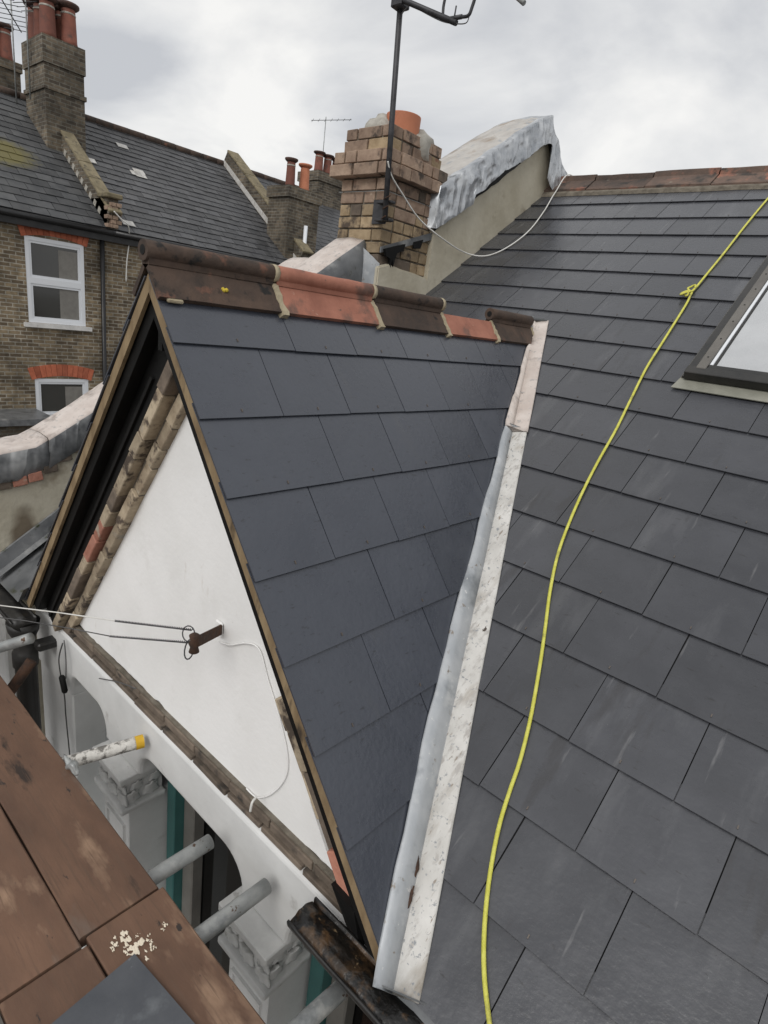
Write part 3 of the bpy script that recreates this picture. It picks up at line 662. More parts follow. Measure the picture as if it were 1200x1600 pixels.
def capital(xc, wd):
    # carved capital: abacus, moulding, leaf blocks, necking
    hw = wd/2
    ab = obj('abacus', box_me(xc-hw, xc+hw, -2.115, -1.90, ZSPR-.034, ZSPR, .004), M['cap'], house)
    bm = bmesh.new()
    bbox(bm, xc-hw+.015, xc+hw-.015, -2.10, -1.91, ZSPR-.055, ZSPR-.034)
    bbox(bm, xc-hw+.032, xc+hw-.032, -2.078, -1.91, ZSPR-.165, ZSPR-.055)
    obj('capital_bell', frombm(bm), M['cap'], ab)
    def leaf(c, ax, up, out_, s):
        bm2 = bmesh.new(); bmesh.ops.create_icosphere(bm2, subdivisions=3, radius=1)
        for v in bm2.verts:
            q = v.co.copy(); curl = max(0, q.z)**2; th_ = math.atan2(q.x, q.z); lob = 1+.16*math.cos(6*th_)*math.hypot(q.x, q.z); q.x *= lob; q.z *= lob
            v.co = Vector(c)+Vector(ax)*q.x*s*.9*(1-.25*q.z)+Vector(up)*q.z*s*1.05+Vector(out_)*(-.0+q.y*s*.42*(1-.4*abs(math.sin(3*th_)))+curl*s*.55)*(-1 if False else 1)
        obj('carved_leaf', frombm(bm2, True), M['cap'], ab)
    for row, zc in enumerate((ZSPR-.135, ZSPR-.085)):
        nl = 3 if row == 0 else 2
        for k in range(nl):
            x = xc-hw+.045+(wd-.09)*(k+(.5 if row else 0)*0)/(nl-1)
            leaf((x, -2.082, zc+random.uniform(-.004, .004)), (1, 0, 0), (0, 0, 1), (0, -1, 0), .040 if row == 0 else .032)
        for k in range(2):
            y = -2.05+.085*k+.02*row
            leaf((xc+hw-.028, y, zc+random.uniform(-.004, .004)), (0, 1, 0), (0, 0, 1), (1, 0, 0), .038 if row == 0 else .030)
            leaf((xc-hw+.028, y, zc), (0, 1, 0), (0, 0, 1), (-1, 0, 0), .034)
    obj('necking', box_me(xc-hw-.002, xc+hw+.002, -2.112, -1.905, ZSPR-.195, ZSPR-.165, .012, 3), M['cap'], ab)
    # pilaster
    pl_ = obj('pilaster', box_me(xc-hw+.022, xc+hw-.022, -2.07, -1.82, -6.9, ZSPR-.194, .004), M['stucco'], house)
    bm = bmesh.new(); x0, x1 = xc-hw+.05, xc+hw-.05; zt = ZSPR-.30
    for (a, b, c, d) in ((x0, x1, zt-.012, zt), (x0, x0+.012, -4.0, zt-.013), (x1-.012, x1, -4.0, zt-.013)): bbox(bm, a, b, -2.082, -2.0695, c, d)
    yy0, yy1 = -2.04, -1.90
    obj('pilaster_moulding', frombm(bm), M['stucco'], pl_)
capital(-1.652, .272); capital(-.662, .266)
def window(a, b, dark=True):
    f = obj('window', box_me(a-.02, b+.02, -1.80, -1.775, -3.9, ZSOF+.03), M['glass'] if dark else M['grey_paint'], house)
    for x0, x1 in ((a-.01, a+.055), (b-.055, b+.01)):
        obj('teal_frame', box_me(x0, x1, -1.905, -1.84, -3.9, ZSOF+.04, .004), M['teal'], f)
        xi = (x1, x1+.085) if x0 < (a+b)/2 else (x0-.085, x0)
        if dark: obj('inner_stile', box_me(xi[0]+.001, xi[1], -1.86, -1.80, -3.9, ZSOF+.04, .006), M['taupe'], f)
    obj('sash_head', box_me(a+.057, b-.057, -1.90, -1.845, ZSOF-.035, ZSOF+.02, .004), M['teal'], f)
    obj('sill', box_me(a-.0, b+.0, -2.04, -1.80, -4.0, -3.9, .01), M['stucco'], f)
for i, (a, b) in enumerate(ops_):
    if i == 0:
        f = obj('window', box_me(-2.24, -1.76, -1.875, -1.85, -4, ZSOF+.04), M['grey_paint'], house); f['label'] = 'pale grey boarded window light'
        obj('glazing_bar', box_me(-1.90, -1.88, -1.89, -1.876, -4, ZSOF+.03), M['alu_dark'], f)
        obj('teal_frame', box_me(-1.83, -1.775, -1.93, -1.88, -4, -2.09), M['teal'], f)
        obj('stay_bar', tube_me([(-2.14, -1.885, -1.92), (-2.25, -1.885, -2.06)], .004, 6), M['black2'], f)
    else: window(a, b)
# body of the house behind and below
obj('front_wall', box_me(BX1, 2.2, -1.95, -1.7, GROUND, -1.62), M['far_brick'], house)
obj('bay_core', box_me(-2.60, BX1-.02, -1.74, -1.6, GROUND, -1.6), M['dark'], house)
obj('back_core', box_me(-2.84, 2.2, -1.2, 4.0, GROUND, -1.3), M['far_brick'], house)
obj('rear_slope', prism_me([(-2.85, RIDGE_Y, RIDGE_Y*TA), (XRT, RIDGE_Y, RIDGE_Y*TA), (XRT, 2*RIDGE_Y+2.1, -1.43), (-2.85, 2*RIDGE_Y+2.1, -1.43)], (0, -.02, -.05)), M['old_slate'], house)

# ------------------------------------------------------------------ gutters and pipe
def gutter(x0, x1, yc, zt, r, name, mats, label):
    bm = bmesh.new(); ns = max(8, int((x1-x0)*24)); rows = []
    for j in range(ns+1):
        x = x0+(x1-x0)*j/ns; row = []
        jt = lambda k: .0025*fbm((x, k, yc), 3)
        for k in range(13):     # outer, front lip to back lip
            an = math.pi+math.pi*k/12; row.append((x, yc+r*math.cos(an), zt+1.05*r*math.sin(an)+jt(k)))
        for k in range(13):     # inner lined with debris
            an = 2*math.pi-math.pi*k/12; ri = r-.007
            z = zt+1.05*ri*math.sin(an)
            z = max(z, zt-.020+.024*math.sin(math.pi*k/12)+.010*fbm((x, k*.4, 1), 9)) if 0 < k < 12 else z
            row.append((x, yc+ri*math.cos(an), z+.003*fbm((x, k, 7), 6)))
        rows.append([bm.verts.new(q) for q in row])
    n = 26
    for j in range(ns):
        for k in range(n):
            f = bm.faces.new((rows[j][k], rows[j][(k+1) % n], rows[j+1][(k+1) % n], rows[j+1][k])); f.smooth = True
            f.material_index = 1 if 13 <= k < 25 else 0
    for r_ in (rows[0], rows[-1]):
        for k in range(12): bm.faces.new((r_[k], r_[k+1], r_[24-k], r_[25-k]))
    o = obj(name, frombm(bm), mats, house)
    for p_ in o.data.polygons: p_.use_smooth = True
    o['label'] = label
    return o
gut = gutter(-.375, 2.1, -2.142, -1.444, .053, 'gutter', [M['iron'], M['gut_in']], 'old black half round gutter lined with rust and bitumen')
for px, py in ((497, 1452), (523, 1500), (535, 1530)):
    c = pZ(px, py, -1.485)
    obj('gutter_twig', tube_me([c+Vector((-.012, -.01, 0)), c+Vector((0, 0, .008)), c+Vector((.012, .014, .002))], .0018, 5), M['taupe'], gut)
gutL = gutter(-3.5, -2.39, -2.165, -1.46, .058, 'gutter', [M['iron'], M['iron']], 'black gutter running to the downpipe')
dp = obj('downpipe', lathe_me([(.05, -5.3), (.05, -.22), (.058, -.215), (.058, -.14), (.05, -.135), (.05, -.06), (.068, -.02), (.075, .03), (.07, .03)], 18, (-2.455, -2.15, -1.53)), M['iron'], house)
dp['label'] = 'black downpipe at the corner of the bay'
obj('pipe_clip', box_me(-2.40, -2.33, -2.13, -2.03, -1.63, -1.585, .01), M['iron'], dp)
# lead apron where the valley empties
bm = bmesh.new(); q = [vb_+vd*(-.025)+ed*.07+nd*.012, vb_+vd*(-.03)+em*.10+NM*.014, Vector((.12, -2.135, -1.462)), Vector((-.11, -2.13, -1.455))]
obj('valley_apron', prism_me([q[0], q[1], q[2], q[3]], (0, -.002, -.004)), M['lead_dark'], house)
obj('fascia', box_me(-.3, 2.1, -2.083, -2.06, -1.6, -1.49), M['black2'], house)

# bits fixed to the front
cab = obj('front_cable', tube_me(smoothpts([pY(98, 1005, -2.06), pY(92, 1030, -2.07), pY(96, 1062, -2.07), pY(101, 1090, -2.06), pY(103, 1120, -2.05), pY(110, 1190, -2.05)]), .0035, 6), M['grey_cable'], house)
a, b = pY(96, 1055, -2.075), pY(102, 1083, -2.075)
obj('cable_joint', tube_me([a, a*.9+b*.1, a*.1+b*.9, b], [.008, .014, .014, .008], 10), M['black'], cab)
obj('front_cable', tube_me(smoothpts([pY(100, 1000, -2.06), pY(103, 1030, -2.07), pY(103, 1060, -2.07)]), .003, 6), M['grey_cable'], house)
cbl = [pY(x, y, YG-.006) for x, y in ((343, 1003), (360, 1008), (385, 1005), (405, 1015), (418, 1060), (436, 1120), (449, 1180), (446, 1215), (425, 1240), (402, 1246), (385, 1232))]
obj('render_cable', tube_me(smoothpts(cbl), .0026, 6), M['render'], house)
obj('cable_tail', tube_me(smoothpts([pY(400, 1246, -2.04), pY(394, 1254, -2.06), pY(391, 1268, -2.065)]), .004, 6), M['white_cable'], house)
obj('string_wire', tube_me(smoothpts([pY(155, 1060, -2.06), pY(185, 1066, -2.06), pY(212, 1076, -2.05)]), .0025, 5), M['grey_cable'], house)

# ------------------------------------------------------------------ roof window
skt = obj('roof_window', box_me(skx0+.008, skx1-.008, sks0+.004, sks1, -.03, .035), M['alu_dark'], house, FM); skt['label'] = 'roof window with grey aluminium frame and wet pane'
def skp(nm, x0, x1, y0, y1, z0, z1, mt, bev=.003): return obj(nm, box_me(x0, x1, y0, y1, z0, z1, bev), M[mt], skt, FM)
skp('side_flashing', skx0+.002, skx0+.055, sks0+.005, sks1+.06, .012, .030, 'alu')
skp('cover_strip', skx0+.056, skx0+.098, sks0+.03, sks1, .036, .075, 'alu')
skp('cover_strip', skx1-.098, skx1-.056, sks0+.03, sks1, .036, .075, 'alu')
skp('side_flashing', skx1-.055, skx1-.002, sks0+.005, sks1+.06, .012, .030, 'alu')
skp('top_hood', skx0+.03, skx1-.03, sks1-.075, sks1+.04, .036, .085, 'alu')
skp('bottom_cover', skx0+.02, skx1-.02, sks0-.01, sks0+.045, .030, .072, 'alu_dark')
skp('bottom_rail', skx0+.099, skx1-.099, sks0+.046, sks0+.075, .036, .068, 'alu_dark')
skp('sash_trim', skx0+.099, skx0+.113, sks0+.076, sks1-.08, .040, .066, 'upvc')
skp('sash_trim', skx0+.1135, skx0+.122, sks0+.076, sks1-.08, .036, .058, 'alu_dark')
skp('pane', skx0+.1225, skx1-.1225, sks0+.0755, sks1-.0755, .036, .052, 'skyglass')
for i in range(7):
    obj('screw', lathe_me([(.004, 0), (.004, .002), (.002, .003)], 8), M['alu_dark'], skt, FM @ Matrix.Translation((skx0+.078, sks0+.12+i*.16, .0752)))
obj('apron', prism_me([(skx0+.005, sks0+.02, .026), (skx1-.005, sks0+.02, .026), (skx1+.012, sks0-.07, .021), (skx0-.012, sks0-.07, .021)], (0, 0, -.004)), M['apron'], skt, FM)

# ------------------------------------------------------------------ end wall with swept lead coping (left of the gable)
ew = thing('parapet_wall', 'cream rendered parapet with swept lead coping left of the gable', 'wall', (-2.97, 0, GROUND))
def coping_z(y):
    t = [(-2.6, -.80), (-2.2, -.765), (-2.05, -.742), (-1.92, -.722), (-1.775, -.640), (-1.64, -.555), (-1.45, -.43), (-1.0, -.12), (-.178, .425), (.171, .60), (.45, .76), (2.0, 1.7)]
    for (a, za), (b, zb_) in zip(t[:-1], t[1:]):
        if y <= b: return za+(zb_-za)*(y-a)/(b-a)
    return t[-1][1]
bm = bmesh.new(); ys = [-2.35+i*.06 for i in range(6)]+[-2.031, -2.029]+[-1.99+.06*i for i in range(33)]; ys = [y for y in ys if y < -.03]; prev = None
for y in ys:
    zt = coping_z(y)-.15; zlo = -1.50 if y < -2.03 else GROUND; q = [bm.verts.new((-2.862, y, zt)), bm.verts.new((-3.10, y, zt)), bm.verts.new((-3.10, y, zlo)), bm.verts.new((-2.862, y, zlo))]
    if prev:
        for k in range(4): bm.faces.new((prev[k], q[k], q[(k+1) % 4], prev[(k+1) % 4]))
    else: bm.faces.new(q)
    prev = q
bm.faces.new(prev)
obj('rendered_wall', frombm(bm), M['cream'], ew)
def coping(y0, y1, name, mats, seed):
    bm = bmesh.new(); n = max(6, int((y1-y0)/.03)); rows = []
    for j in range(n+1):
        y = y0+(y1-y0)*j/n; zt = coping_z(y); cr_ = lambda k, s=.008: s*fbm((y, k, seed), 5)
        drop = .165+.02*fbm((y, 3, seed), 6)
        rows.append([bm.verts.new(v) for v in ((-2.846+cr_(1), y, zt-drop), (-2.842+cr_(2), y, zt-.09), (-2.838+cr_(3), y, zt-.012), (-2.855, y, zt+cr_(4, .004)), (-2.97, y, zt+.006+cr_(5)), (-3.10, y, zt+cr_(6)), (-3.115, y, zt-.015), (-3.115, y, zt-.15))])
    for j in range(n):
        for k in range(7):
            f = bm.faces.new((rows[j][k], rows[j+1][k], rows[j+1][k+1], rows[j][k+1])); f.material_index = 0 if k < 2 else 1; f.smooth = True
    o = obj(name, frombm(bm), mats, ew); sol = o.modifiers.new('solid', 'SOLIDIFY'); sol.thickness = .005
    for p_ in o.data.polygons: p_.use_smooth = True
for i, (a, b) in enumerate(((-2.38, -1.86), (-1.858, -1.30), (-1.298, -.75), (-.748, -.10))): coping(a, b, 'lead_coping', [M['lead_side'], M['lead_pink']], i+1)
for i in range(9):   # broken brick showing under the coping
    y = -2.30+i*.075
    brick(ew, Matrix.Translation((-2.898, y, coping_z(y)-.172+random.uniform(-.006, .014))) @ Matrix.Rotation(.12+random.uniform(-.06, .06), 4, 'X') @ Matrix.Rotation(math.pi/2, 4, 'Z'), random.choice(('br_pink', 'br_dark')), .07, .05, .1)
obj('front_pilaster', box_me(-3.22, -2.92, -2.11, -2.02, GROUND, -1.70, .01), M['stucco'], ew)
# cover flashing along the foot of the wall
bm = bmesh.new(); rows = []
for j in range(20):
    y = -2.16+j*.08; z = y*TA+.11
    rows.append([bm.verts.new(v) for v in ((-2.858, y, z+.045), (-2.85, y, z+.04), (-2.83, y, z-.035), (-2.80, y, z-.05))])
for j in range(19):
    for k in range(3): bm.faces.new((rows[j][k], rows[j+1][k], rows[j+1][k+1], rows[j][k+1]))
obj('cover_flashing', frombm(bm), M['lead_dark'], ew)

# ------------------------------------------------------------------ upper party wall with crumpled lead
pw = thing('parapet_wall', 'cream upstand wall under crumpled silver lead rising to the ridge', 'wall', (-2.55, 1.2, 0))
pts = [(-2.305, .46, .2), (-2.305, .46, .86), (-2.305, .62, 1.0), (-2.305, 1.09, 1.30), (-2.305, 1.58, 1.62), (-2.305, 1.70, 1.68), (-2.305, 1.80, 1.60), (-2.305, 2.15, 1.26), (-2.305, 2.15, .2)]
obj('rendered_wall', prism_me(pts, (-.42, 0, 0)), M['cream'], pw)
bm = bmesh.new(); rows = []; n = 120
prof = [(.40, .985), (.60, 1.112), (1.60, 1.755), (1.70, 1.80), (1.74, 1.775), (2.16, 1.375), (2.3, 1.30)]
def pz(y):
    for (a, za), (b, zb_) in zip(prof[:-1], prof[1:]):
        if y <= b: return za+(zb_-za)*(y-a)/(b-a)
    return prof[-1][1]
def crease(p, s_, sd_): return 1-2.2*abs(mnoise.noise(Vector(p)*s_+Vector((sd_, sd_*2.1, 0))))
for j in range(n+1):
    y = .42+(2.20-.42)*j/n; zt = pz(y); row = []
    hang = .20+.035*fbm((y, 0, 0), 4)+(.06 if y < .8 else 0)
    if y > 1.74: hang = .34+.3*max(0, 1.95-y)
    for k in range(12):
        t = k/11; a = .017*crease((y*1.0+t*.12, t*.22, 3), 7, 1)+.007*crease((y*1.0-t*.2, t*.5, 9), 15, 4)+.012*fbm((y, t*.4, 2), 3)
        a *= .6+.4*t
        out_ = .025*(1-t)*(1 if y < 1.7 else 1.8)
        row.append((-2.29+a+out_+(max(0, y-1.74)*.08), y+.012*fbm((y, t, 5), 7), zt-hang*(1-t)+a*.5))
    for k in range(8):
        t = (k+1)/8; row.append((-2.285-.47*t, y+.03*t, zt+.016*math.sin(math.pi*t)+.008*crease((y*.7, t*1.3, 12), 5, 7)))
    row.append((-2.77, y, zt-.2))
    rows.append([bm.verts.new(q) for q in row])
for j in range(n):
    for k in range(len(rows[0])-1):
        f = bm.faces.new((rows[j][k], rows[j+1][k], rows[j+1][k+1], rows[j][k+1]))
        y = .42+(2.20-.42)*j/n; f.material_index = 1 if (12 <= k < 19 and y < 1.60) else 0
bm.faces.new(rows[0]); bm.faces.new(rows[-1])
bmesh.ops.triangulate(bm, faces=bm.faces[:])
o = obj('lead_cover', frombm(bm), [M['foil'], M['foil_top']], pw); o['label'] = 'crumpled silver lead sheet over the coping'
for p_ in o.data.polygons: p_.use_smooth = True
# dark ragged felt below the lead
pts = []; m_ = 24
for k in range(m_+1):
    y = .44+1.10*k/m_; pts.append((-2.297, y, .86+(y-.44)*.63))
for k in range(m_, -1, -1):
    y = .44+1.10*k/m_; pts.append((-2.297, y, .80+(y-.44)*.655-.03-.02*fbm((y, 1, 1), 6)-.03*(1-k/m_)))
obj('torn_felt', prism_me(pts, (.008, 0, 0)), M['black'], pw)

# ------------------------------------------------------------------ near chimney
ch = thing('chimney_stack', 'weathered brick chimney with corbelled head and one orange pot', 'chimney', (-2.53, .22, .1))
CX0, CX1, CY0, CY1 = -2.745, -2.335, -.03, .475
obj('mortar_core', box_me(CX0+.012, CX1-.012, CY0+.012, CY1-.012, -.3, 1.225), M['core'], ch)
def course(z0, z1, ov, mts, ci):
    x0, x1, y0, y1 = CX0-ov, CX1+ov, CY0-ov, CY1+ov; h = z1-z0; d = .1
    def run(a, b, start):
        res = []; p = a
        first = True
        while p < b-.02:
            l = start if first else random.choice((.215, .215, .105)); first = False
            l = min(l, b-p)
            if b-(p+l) < .05: l = b-p
            res.append((p, p+l)); p += l
        return res
    ov_ = ci % 2
    xa, xb = x0, x1; ya, yb_ = y0+d+.005, y1-d-.005
    for (yc) in (y0+d/2, y1-d/2):
        for a, b in run(xa, xb, .215 if ov_ else .105):
            brick(ch, Matrix.Translation(((a+b)/2, yc+random.uniform(-.004, .004), (z0+z1)/2)) @ Matrix.Rotation(random.uniform(-.012, .012), 4, 'Z'), random.choice(mts), b-a-.010, h-.009, d)
    for xc in (x0+d/2, x1-d/2):
        for a, b in run(ya, yb_, .105 if ov_ else .215):
            brick(ch, Matrix.Translation((xc+random.uniform(-.004, .004), (a+b)/2, (z0+z1)/2)) @ Matrix.Rotation(math.pi/2+random.uniform(-.012, .012), 4, 'Z'), random.choice(mts), b-a-.010, h-.009, d)
z = .0; ci = 0
while z < .95:
    mts = ('br_yel', 'br_yel', 'br_dark', 'br_yel') if z < .68 else (('br_red', 'br_yel', 'br_dark') if z < .76 else ('br_red', 'br_red', 'br_red', 'br_red', 'br_red', 'br_dark'))
    course(z, z+.074, 0, mts, ci); z += .074; ci += 1
course(z, z+.076, .062, ('br_red',), ci); ci += 1; z += .076
course(z, z+.074, .045, ('br_red', 'br_red', 'br_red', 'br_red', 'br_dark'), ci); ci += 1; z += .074
course(z, z+.070, .004, ('br_red', 'br_red', 'br_red', 'br_yel'), ci); ci += 1; z += .07
course(z, z+.070, .0, ('br_red', 'br_red'), ci); z += .07
obj('mortar_core', box_me(CX0-.03, CX1+.03, CY0-.03, CY1+.03, .975, 1.09), M['core'], ch)
def lump(name, c, r, sx, sy, sz, mt, seed, parent):
    bm = bmesh.new(); bmesh.ops.create_icosphere(bm, subdivisions=3, radius=1)
    for v in bm.verts:
        k = 1+.22*fbm(v.co, 1.4, seed)+.12*fbm(v.co, 4, seed); v.co = Vector(c)+Vector((v.co.x*sx, v.co.y*sy, v.co.z*sz))*k*r
    return obj(name, frombm(bm, True), mt, parent)
ztop = z
lump('flaunching', (-2.57, .11, ztop-.03), .115, 1.0, .9, 1.1, M['pmortar'], 2, ch)
lump('flaunching', (-2.44, .29, ztop-.05), .12, 1.0, 1.1, .95, M['pmortar'], 5, ch)
obj('chimney_pot', lathe_me([(.108, -.1), (.109, .04), (.111, .128), (.111, .133), (.097, .133), (.095, .05)], 26, (-2.47, .20, ztop-.02)), M['pot_orange'], ch)
# render skirt, stepped flashing and bitumen
pts = [(CX1, -.06, .0), (CX1, -.06, .44), (CX1, .04, .47), (CX1, .16, .455), (CX1, .30, .45), (CX1, .45, .435), (CX1, .475, .38), (CX1, .455, .2)]
obj('render_skirt', prism_me(pts, (.035, 0, 0), .008), M['cream'], ch)
obj('black_flashing', prism_me([(CX1+.006, -.035, .56), (CX1+.006, .49, .742), (CX1+.006, .49, .695), (CX1+.006, .2, .60), (CX1+.006, -.035, .525)], (.012, 0, 0)), M['lead_dark'], ch)
pts = [(CX1+.019, -.02, .55), (CX1+.019, .17, .61), (CX1+.019, .16, .565), (CX1+.019, .10, .545), (CX1+.019, .085, .50), (CX1+.019, .075, .455), (CX1+.019, .06, .50), (CX1+.019, .05, .45), (CX1+.019, .04, .50), (CX1+.019, -.0, .51)]
obj('bitumen_patch', prism_me(pts, (.02, 0, 0)), M['black'], ch)
pts = [(CX1+.019, .27, .64), (CX1+.019, .36, .67), (CX1+.019, .34, .61), (CX1+.019, .27, .60)]
obj('bitumen_patch', prism_me(pts, (.01, 0, 0)), M['black'], ch)
# lead clad saddle coping running into the chimney's front
bm = bmesh.new(); rows = []
for j in range(25):
    y = -1.1+1.065*j/24; zt = .605+.68*(y+.035)
    f_ = lambda k, q=.008: q*fbm((y, k, 2), 6)
    rows.append([bm.verts.new(v) for v in ((-2.745, y, y*TA-.04), (-2.75+f_(1), y, zt-.01), (-2.735, y, zt+f_(2, .006)), (-2.6, y, zt+.01+f_(3)), (-2.475, y, zt-.005+f_(4)), (-2.455+f_(5, .015), y, zt-.03), (-2.44+f_(6, .02), y, zt-.12), (-2.43+f_(7), y, y*TA-.04))])
for j in range(24):
    for k in range(7):
        f = bm.faces.new((rows[j][k], rows[j+1][k], rows[j+1][k+1], rows[j][k+1])); f.material_index = 1 if 1 < k < 4 else 0
bm.faces.new(rows[0]); bm.faces.new(rows[-1])
obj('lead_saddle', frombm(bm, True), [M['lead_dark'], M['lead_pink']], ch)
bm = bmesh.new(); rows = []
for j in range(9):
    t = j/8; x = -2.47+.16*t
    rows.append([bm.verts.new((x+.006*fbm((t, k, 1), 5), CY0-.012-.02*(1-t)-.012*fbm((t, k*.5, 7), 4), .56-.07*k-.10*t)) for k in range(6)])
for j in range(8):
    for k in range(5): bm.faces.new((rows[j][k], rows[j+1][k], rows[j+1][k+1], rows[j][k+1]))
obj('lead_soaker', frombm(bm, True), M['lead'], ch)
# wire strap
sw = .008
obj('strap_wire', tube_me([(CX0-sw, CY0-sw, .885), (CX1+sw, CY0-sw, .88), (CX1+sw, CY1+sw, .885), (CX0-sw, CY1+sw, .89), (CX0-sw, CY0-sw, .885)], .002, 5), M['galv'], ch)

# ------------------------------------------------------------------ aerial on the near chimney
ae = thing('tv_aerial', 'dark television aerial on a leaning mast strapped to the brick chimney', 'aerial', (-2.27, -.09, .72))
mb, mt_ = pY(601, 345, -.1), pY(629, -40, -.1)
mdir = (mt_-mb)
obj('mast', tube_me([mb, mb+mdir*.5, mb+mdir*1.12], .0165, 12), M['metal_dark'], ae)
brk = obj('bracket', box_me(-2.36, -2.235, -.085, -.04, .80, .815, .003), M['metal_dark'], ae)
obj('bracket', box_me(-2.36, -2.235, -.085, -.04, .70, .715, .003), M['metal_dark'], ae)
obj('bracket_plate', box_me(-2.42, -2.30, -.044, -.037, .69, .83, .002), M['metal_dark'], ae)
for k in range(3):
    c = Vector((-2.27, -.115, .705+.055*k)); obj('wing_nut', tube_me([c, c+Vector((.05+.01*k, -.02, .012))], .004, 6), M['rust'], ae)
b0, b1 = pY(612, -6, -.1), pY(718, 40, -.1)
b0 = b0+Vector((0, -.03, 0)); b1 = b1+Vector((0, -.03, 0))
obj('boom', tube_me([b0-(b1-b0)*.25, b0, b1], .0145, 8), M['metal_dark'], ae)
obj('clamp', box_me(-2.36, -2.28, -.15, -.07, 1.79, 1.87, .006), M['metal_dark'], ae, Matrix.Translation(pY(628, 2, -.1)-Vector((-2.32, -.1, 1.83))))
def P_(x, y, d=-.13): return pY(x, y, d)
obj('reflector_loop', tube_me(smoothpts([P_(700, 32), P_(720, 27), P_(732, 24), P_(738, 10), P_(744, -10), P_(748, -30)]), .0085, 8), M['metal_dark'], ae)
obj('reflector_loop', tube_me(smoothpts([P_(692, 26), P_(693, 10), P_(697, -10), P_(700, -30)]), .0075, 8), M['metal_dark'], ae)
obj('element', tube_me([P_(709, 32), P_(713, 9)], .004, 6), M['metal_dark'], ae)
obj('element', tube_me([P_(700, 30), P_(722, 26)], .011, 6), M['metal_dark'], ae)
obj('coax', tube_me(smoothpts([P_(628, 22), P_(634, 14), P_(643, 8), P_(660, 18), P_(690, 33), P_(712, 37), P_(728, 36), P_(733, 26)]), .0028, 6), M['grey_cable'], ae)
obj('director', tube_me([P_(800, -12), P_(819, 5)], .012, 8), M['galv'], ae)
obj('upper_boom', tube_me([P_(620, -32, -.1), P_(720, -26), P_(803, -12)], .008, 8), M['metal_dark'], ae)

# ------------------------------------------------------------------ cables, hose
def cpts(l): return smoothpts(l, 8)
wc = [pX(606, 252, -2.262), pX(612, 275, -2.262), pX(630, 305, -2.255)]
wc += [hit(x, y, (1, 0, 0), (-2.24+.10*(i/3), 0, 0)) for i, (x, y) in enumerate(((655, 342), (690, 372)))]
wc += [pX(725, 394, -2.26), pM(757, 400, .024), pM(790, 388, .024), pM(825, 362, .03), pM(850, 330, .03), pM(868, 300, .045)]
rg = Vector((pM(885, 285, .05).x, RIDGE_Y-.02, RIDGE_Y*TA+.085)); wc += [rg, rg+Vector((.12, .25, -.15))]
tag(obj('cable', tube_me(cpts(wc), .0048, 6), M['white_cable']), 'white cable looping from the brick chimney across slates to the ridge', 'cable')
hp = [(1235, 270), (1200, 310), (1165, 352), (1130, 397), (1103, 430), (1090, 446), (1082, 455), (1074, 472), (1062, 492), (1035, 535), (1010, 575), (985, 625), (962, 672), (935, 720), (912, 765), (890, 815), (872, 865), (860, 920), (852, 980), (845, 1030), (835, 1090), (826, 1135), (812, 1190), (795, 1240), (780, 1290), (768, 1350), (760, 1410), (756, 1470), (757, 1530), (765, 1600), (772, 1650)]
hose = thing('rope', 'bright yellow knotted rope running down the slates to the eaves', 'rope', pM(757, 1500))
hpts = [pM(x, y, .0215) for x, y in hp]
he = hpts[-1]; hpts += [Vector((he.x+.005, -2.135, -1.425)), Vector((he.x+.008, -2.215, -1.50)), Vector((he.x+.01, -2.225, -2.3))]
obj('line', tube_me(cpts(hpts), .0062, 8), M['rope'], hose)
k0 = pM(1080, 452, .03); 
lp = []
ex, ey = Vector((1, 0, 0)), Vector((0, math.cos(A), math.sin(A)))
for k in range(17):
    an = 2*math.pi*k/16; lp.append(k0+ex*.017*math.cos(an)+ey*(.03*math.sin(an)+.006)+NM*(.005*math.sin(an*2)+.004))
obj('knot', tube_me(lp, .0055, 8), M['rope'], hose)
kk = k0-ey*.045-ex*.012
lp = [kk+ex*.018*math.cos(t*.8)+ey*(.012*math.sin(t*1.6)-.002*t)+NM*(.008*math.sin(t*.8)+.004) for t in range(0, 14)]
obj('knot', tube_me(smoothpts(lp, 3), .0055, 8), M['rope'], hose)

# gable wire bracket and the two wires
gb = thing('wire_bracket', 'rusty steel bracket with twisted wires fixed to the white gable', 'bracket', pY(350, 980, YG))
w0, w1 = pY(352, 978, YG+.02), pY(308, 1000, -2.14)
obj('bracket_arm', prism_me([w0+Vector((0, 0, .017)), w1+Vector((0, 0, .017)), w1+Vector((0, 0, -.02)), w0+Vector((0, 0, -.02))], (.012, -.006, 0), .002), M['rust'], gb)
obj('insulator', lathe_me([(.010, -.032), (.016, -.028), (.012, -.012), (.017, 0), (.012, .012), (.016, .028), (.008, .034)], 12, tuple(w1+Vector((.004, -.012, -.006)))), M['rust'], gb)
obj('mortar_dab', box_me(-.02, .02, -.006, .004, -.028, .03, .005), M['render'], gb, Matrix.Translation(w0+Vector((.005, -.026, 0))))
lc = w1+Vector((-.005, -.015, -.035))
obj('wire_loop', tube_me([lc+Vector((.022*math.cos(t/14*2*math.pi)-.012, .01*math.sin(t/14*6.28), .03*math.sin(t/14*2*math.pi))) for t in range(15)], .0022, 6), M['metal_dark'], gb)
lc = w1+Vector((-.02, -.01, .01))
obj('wire_loop', tube_me([lc+Vector((.03*math.cos(t/14*2*math.pi)-.012, .01*math.sin(t/14*6.28), .02*math.sin(t/14*2*math.pi))) for t in range(15)], .002, 6), M['metal_dark'], gb)
far1 = pX(-260, 897, -7.5); far2 = pX(-260, 915, -7.5)
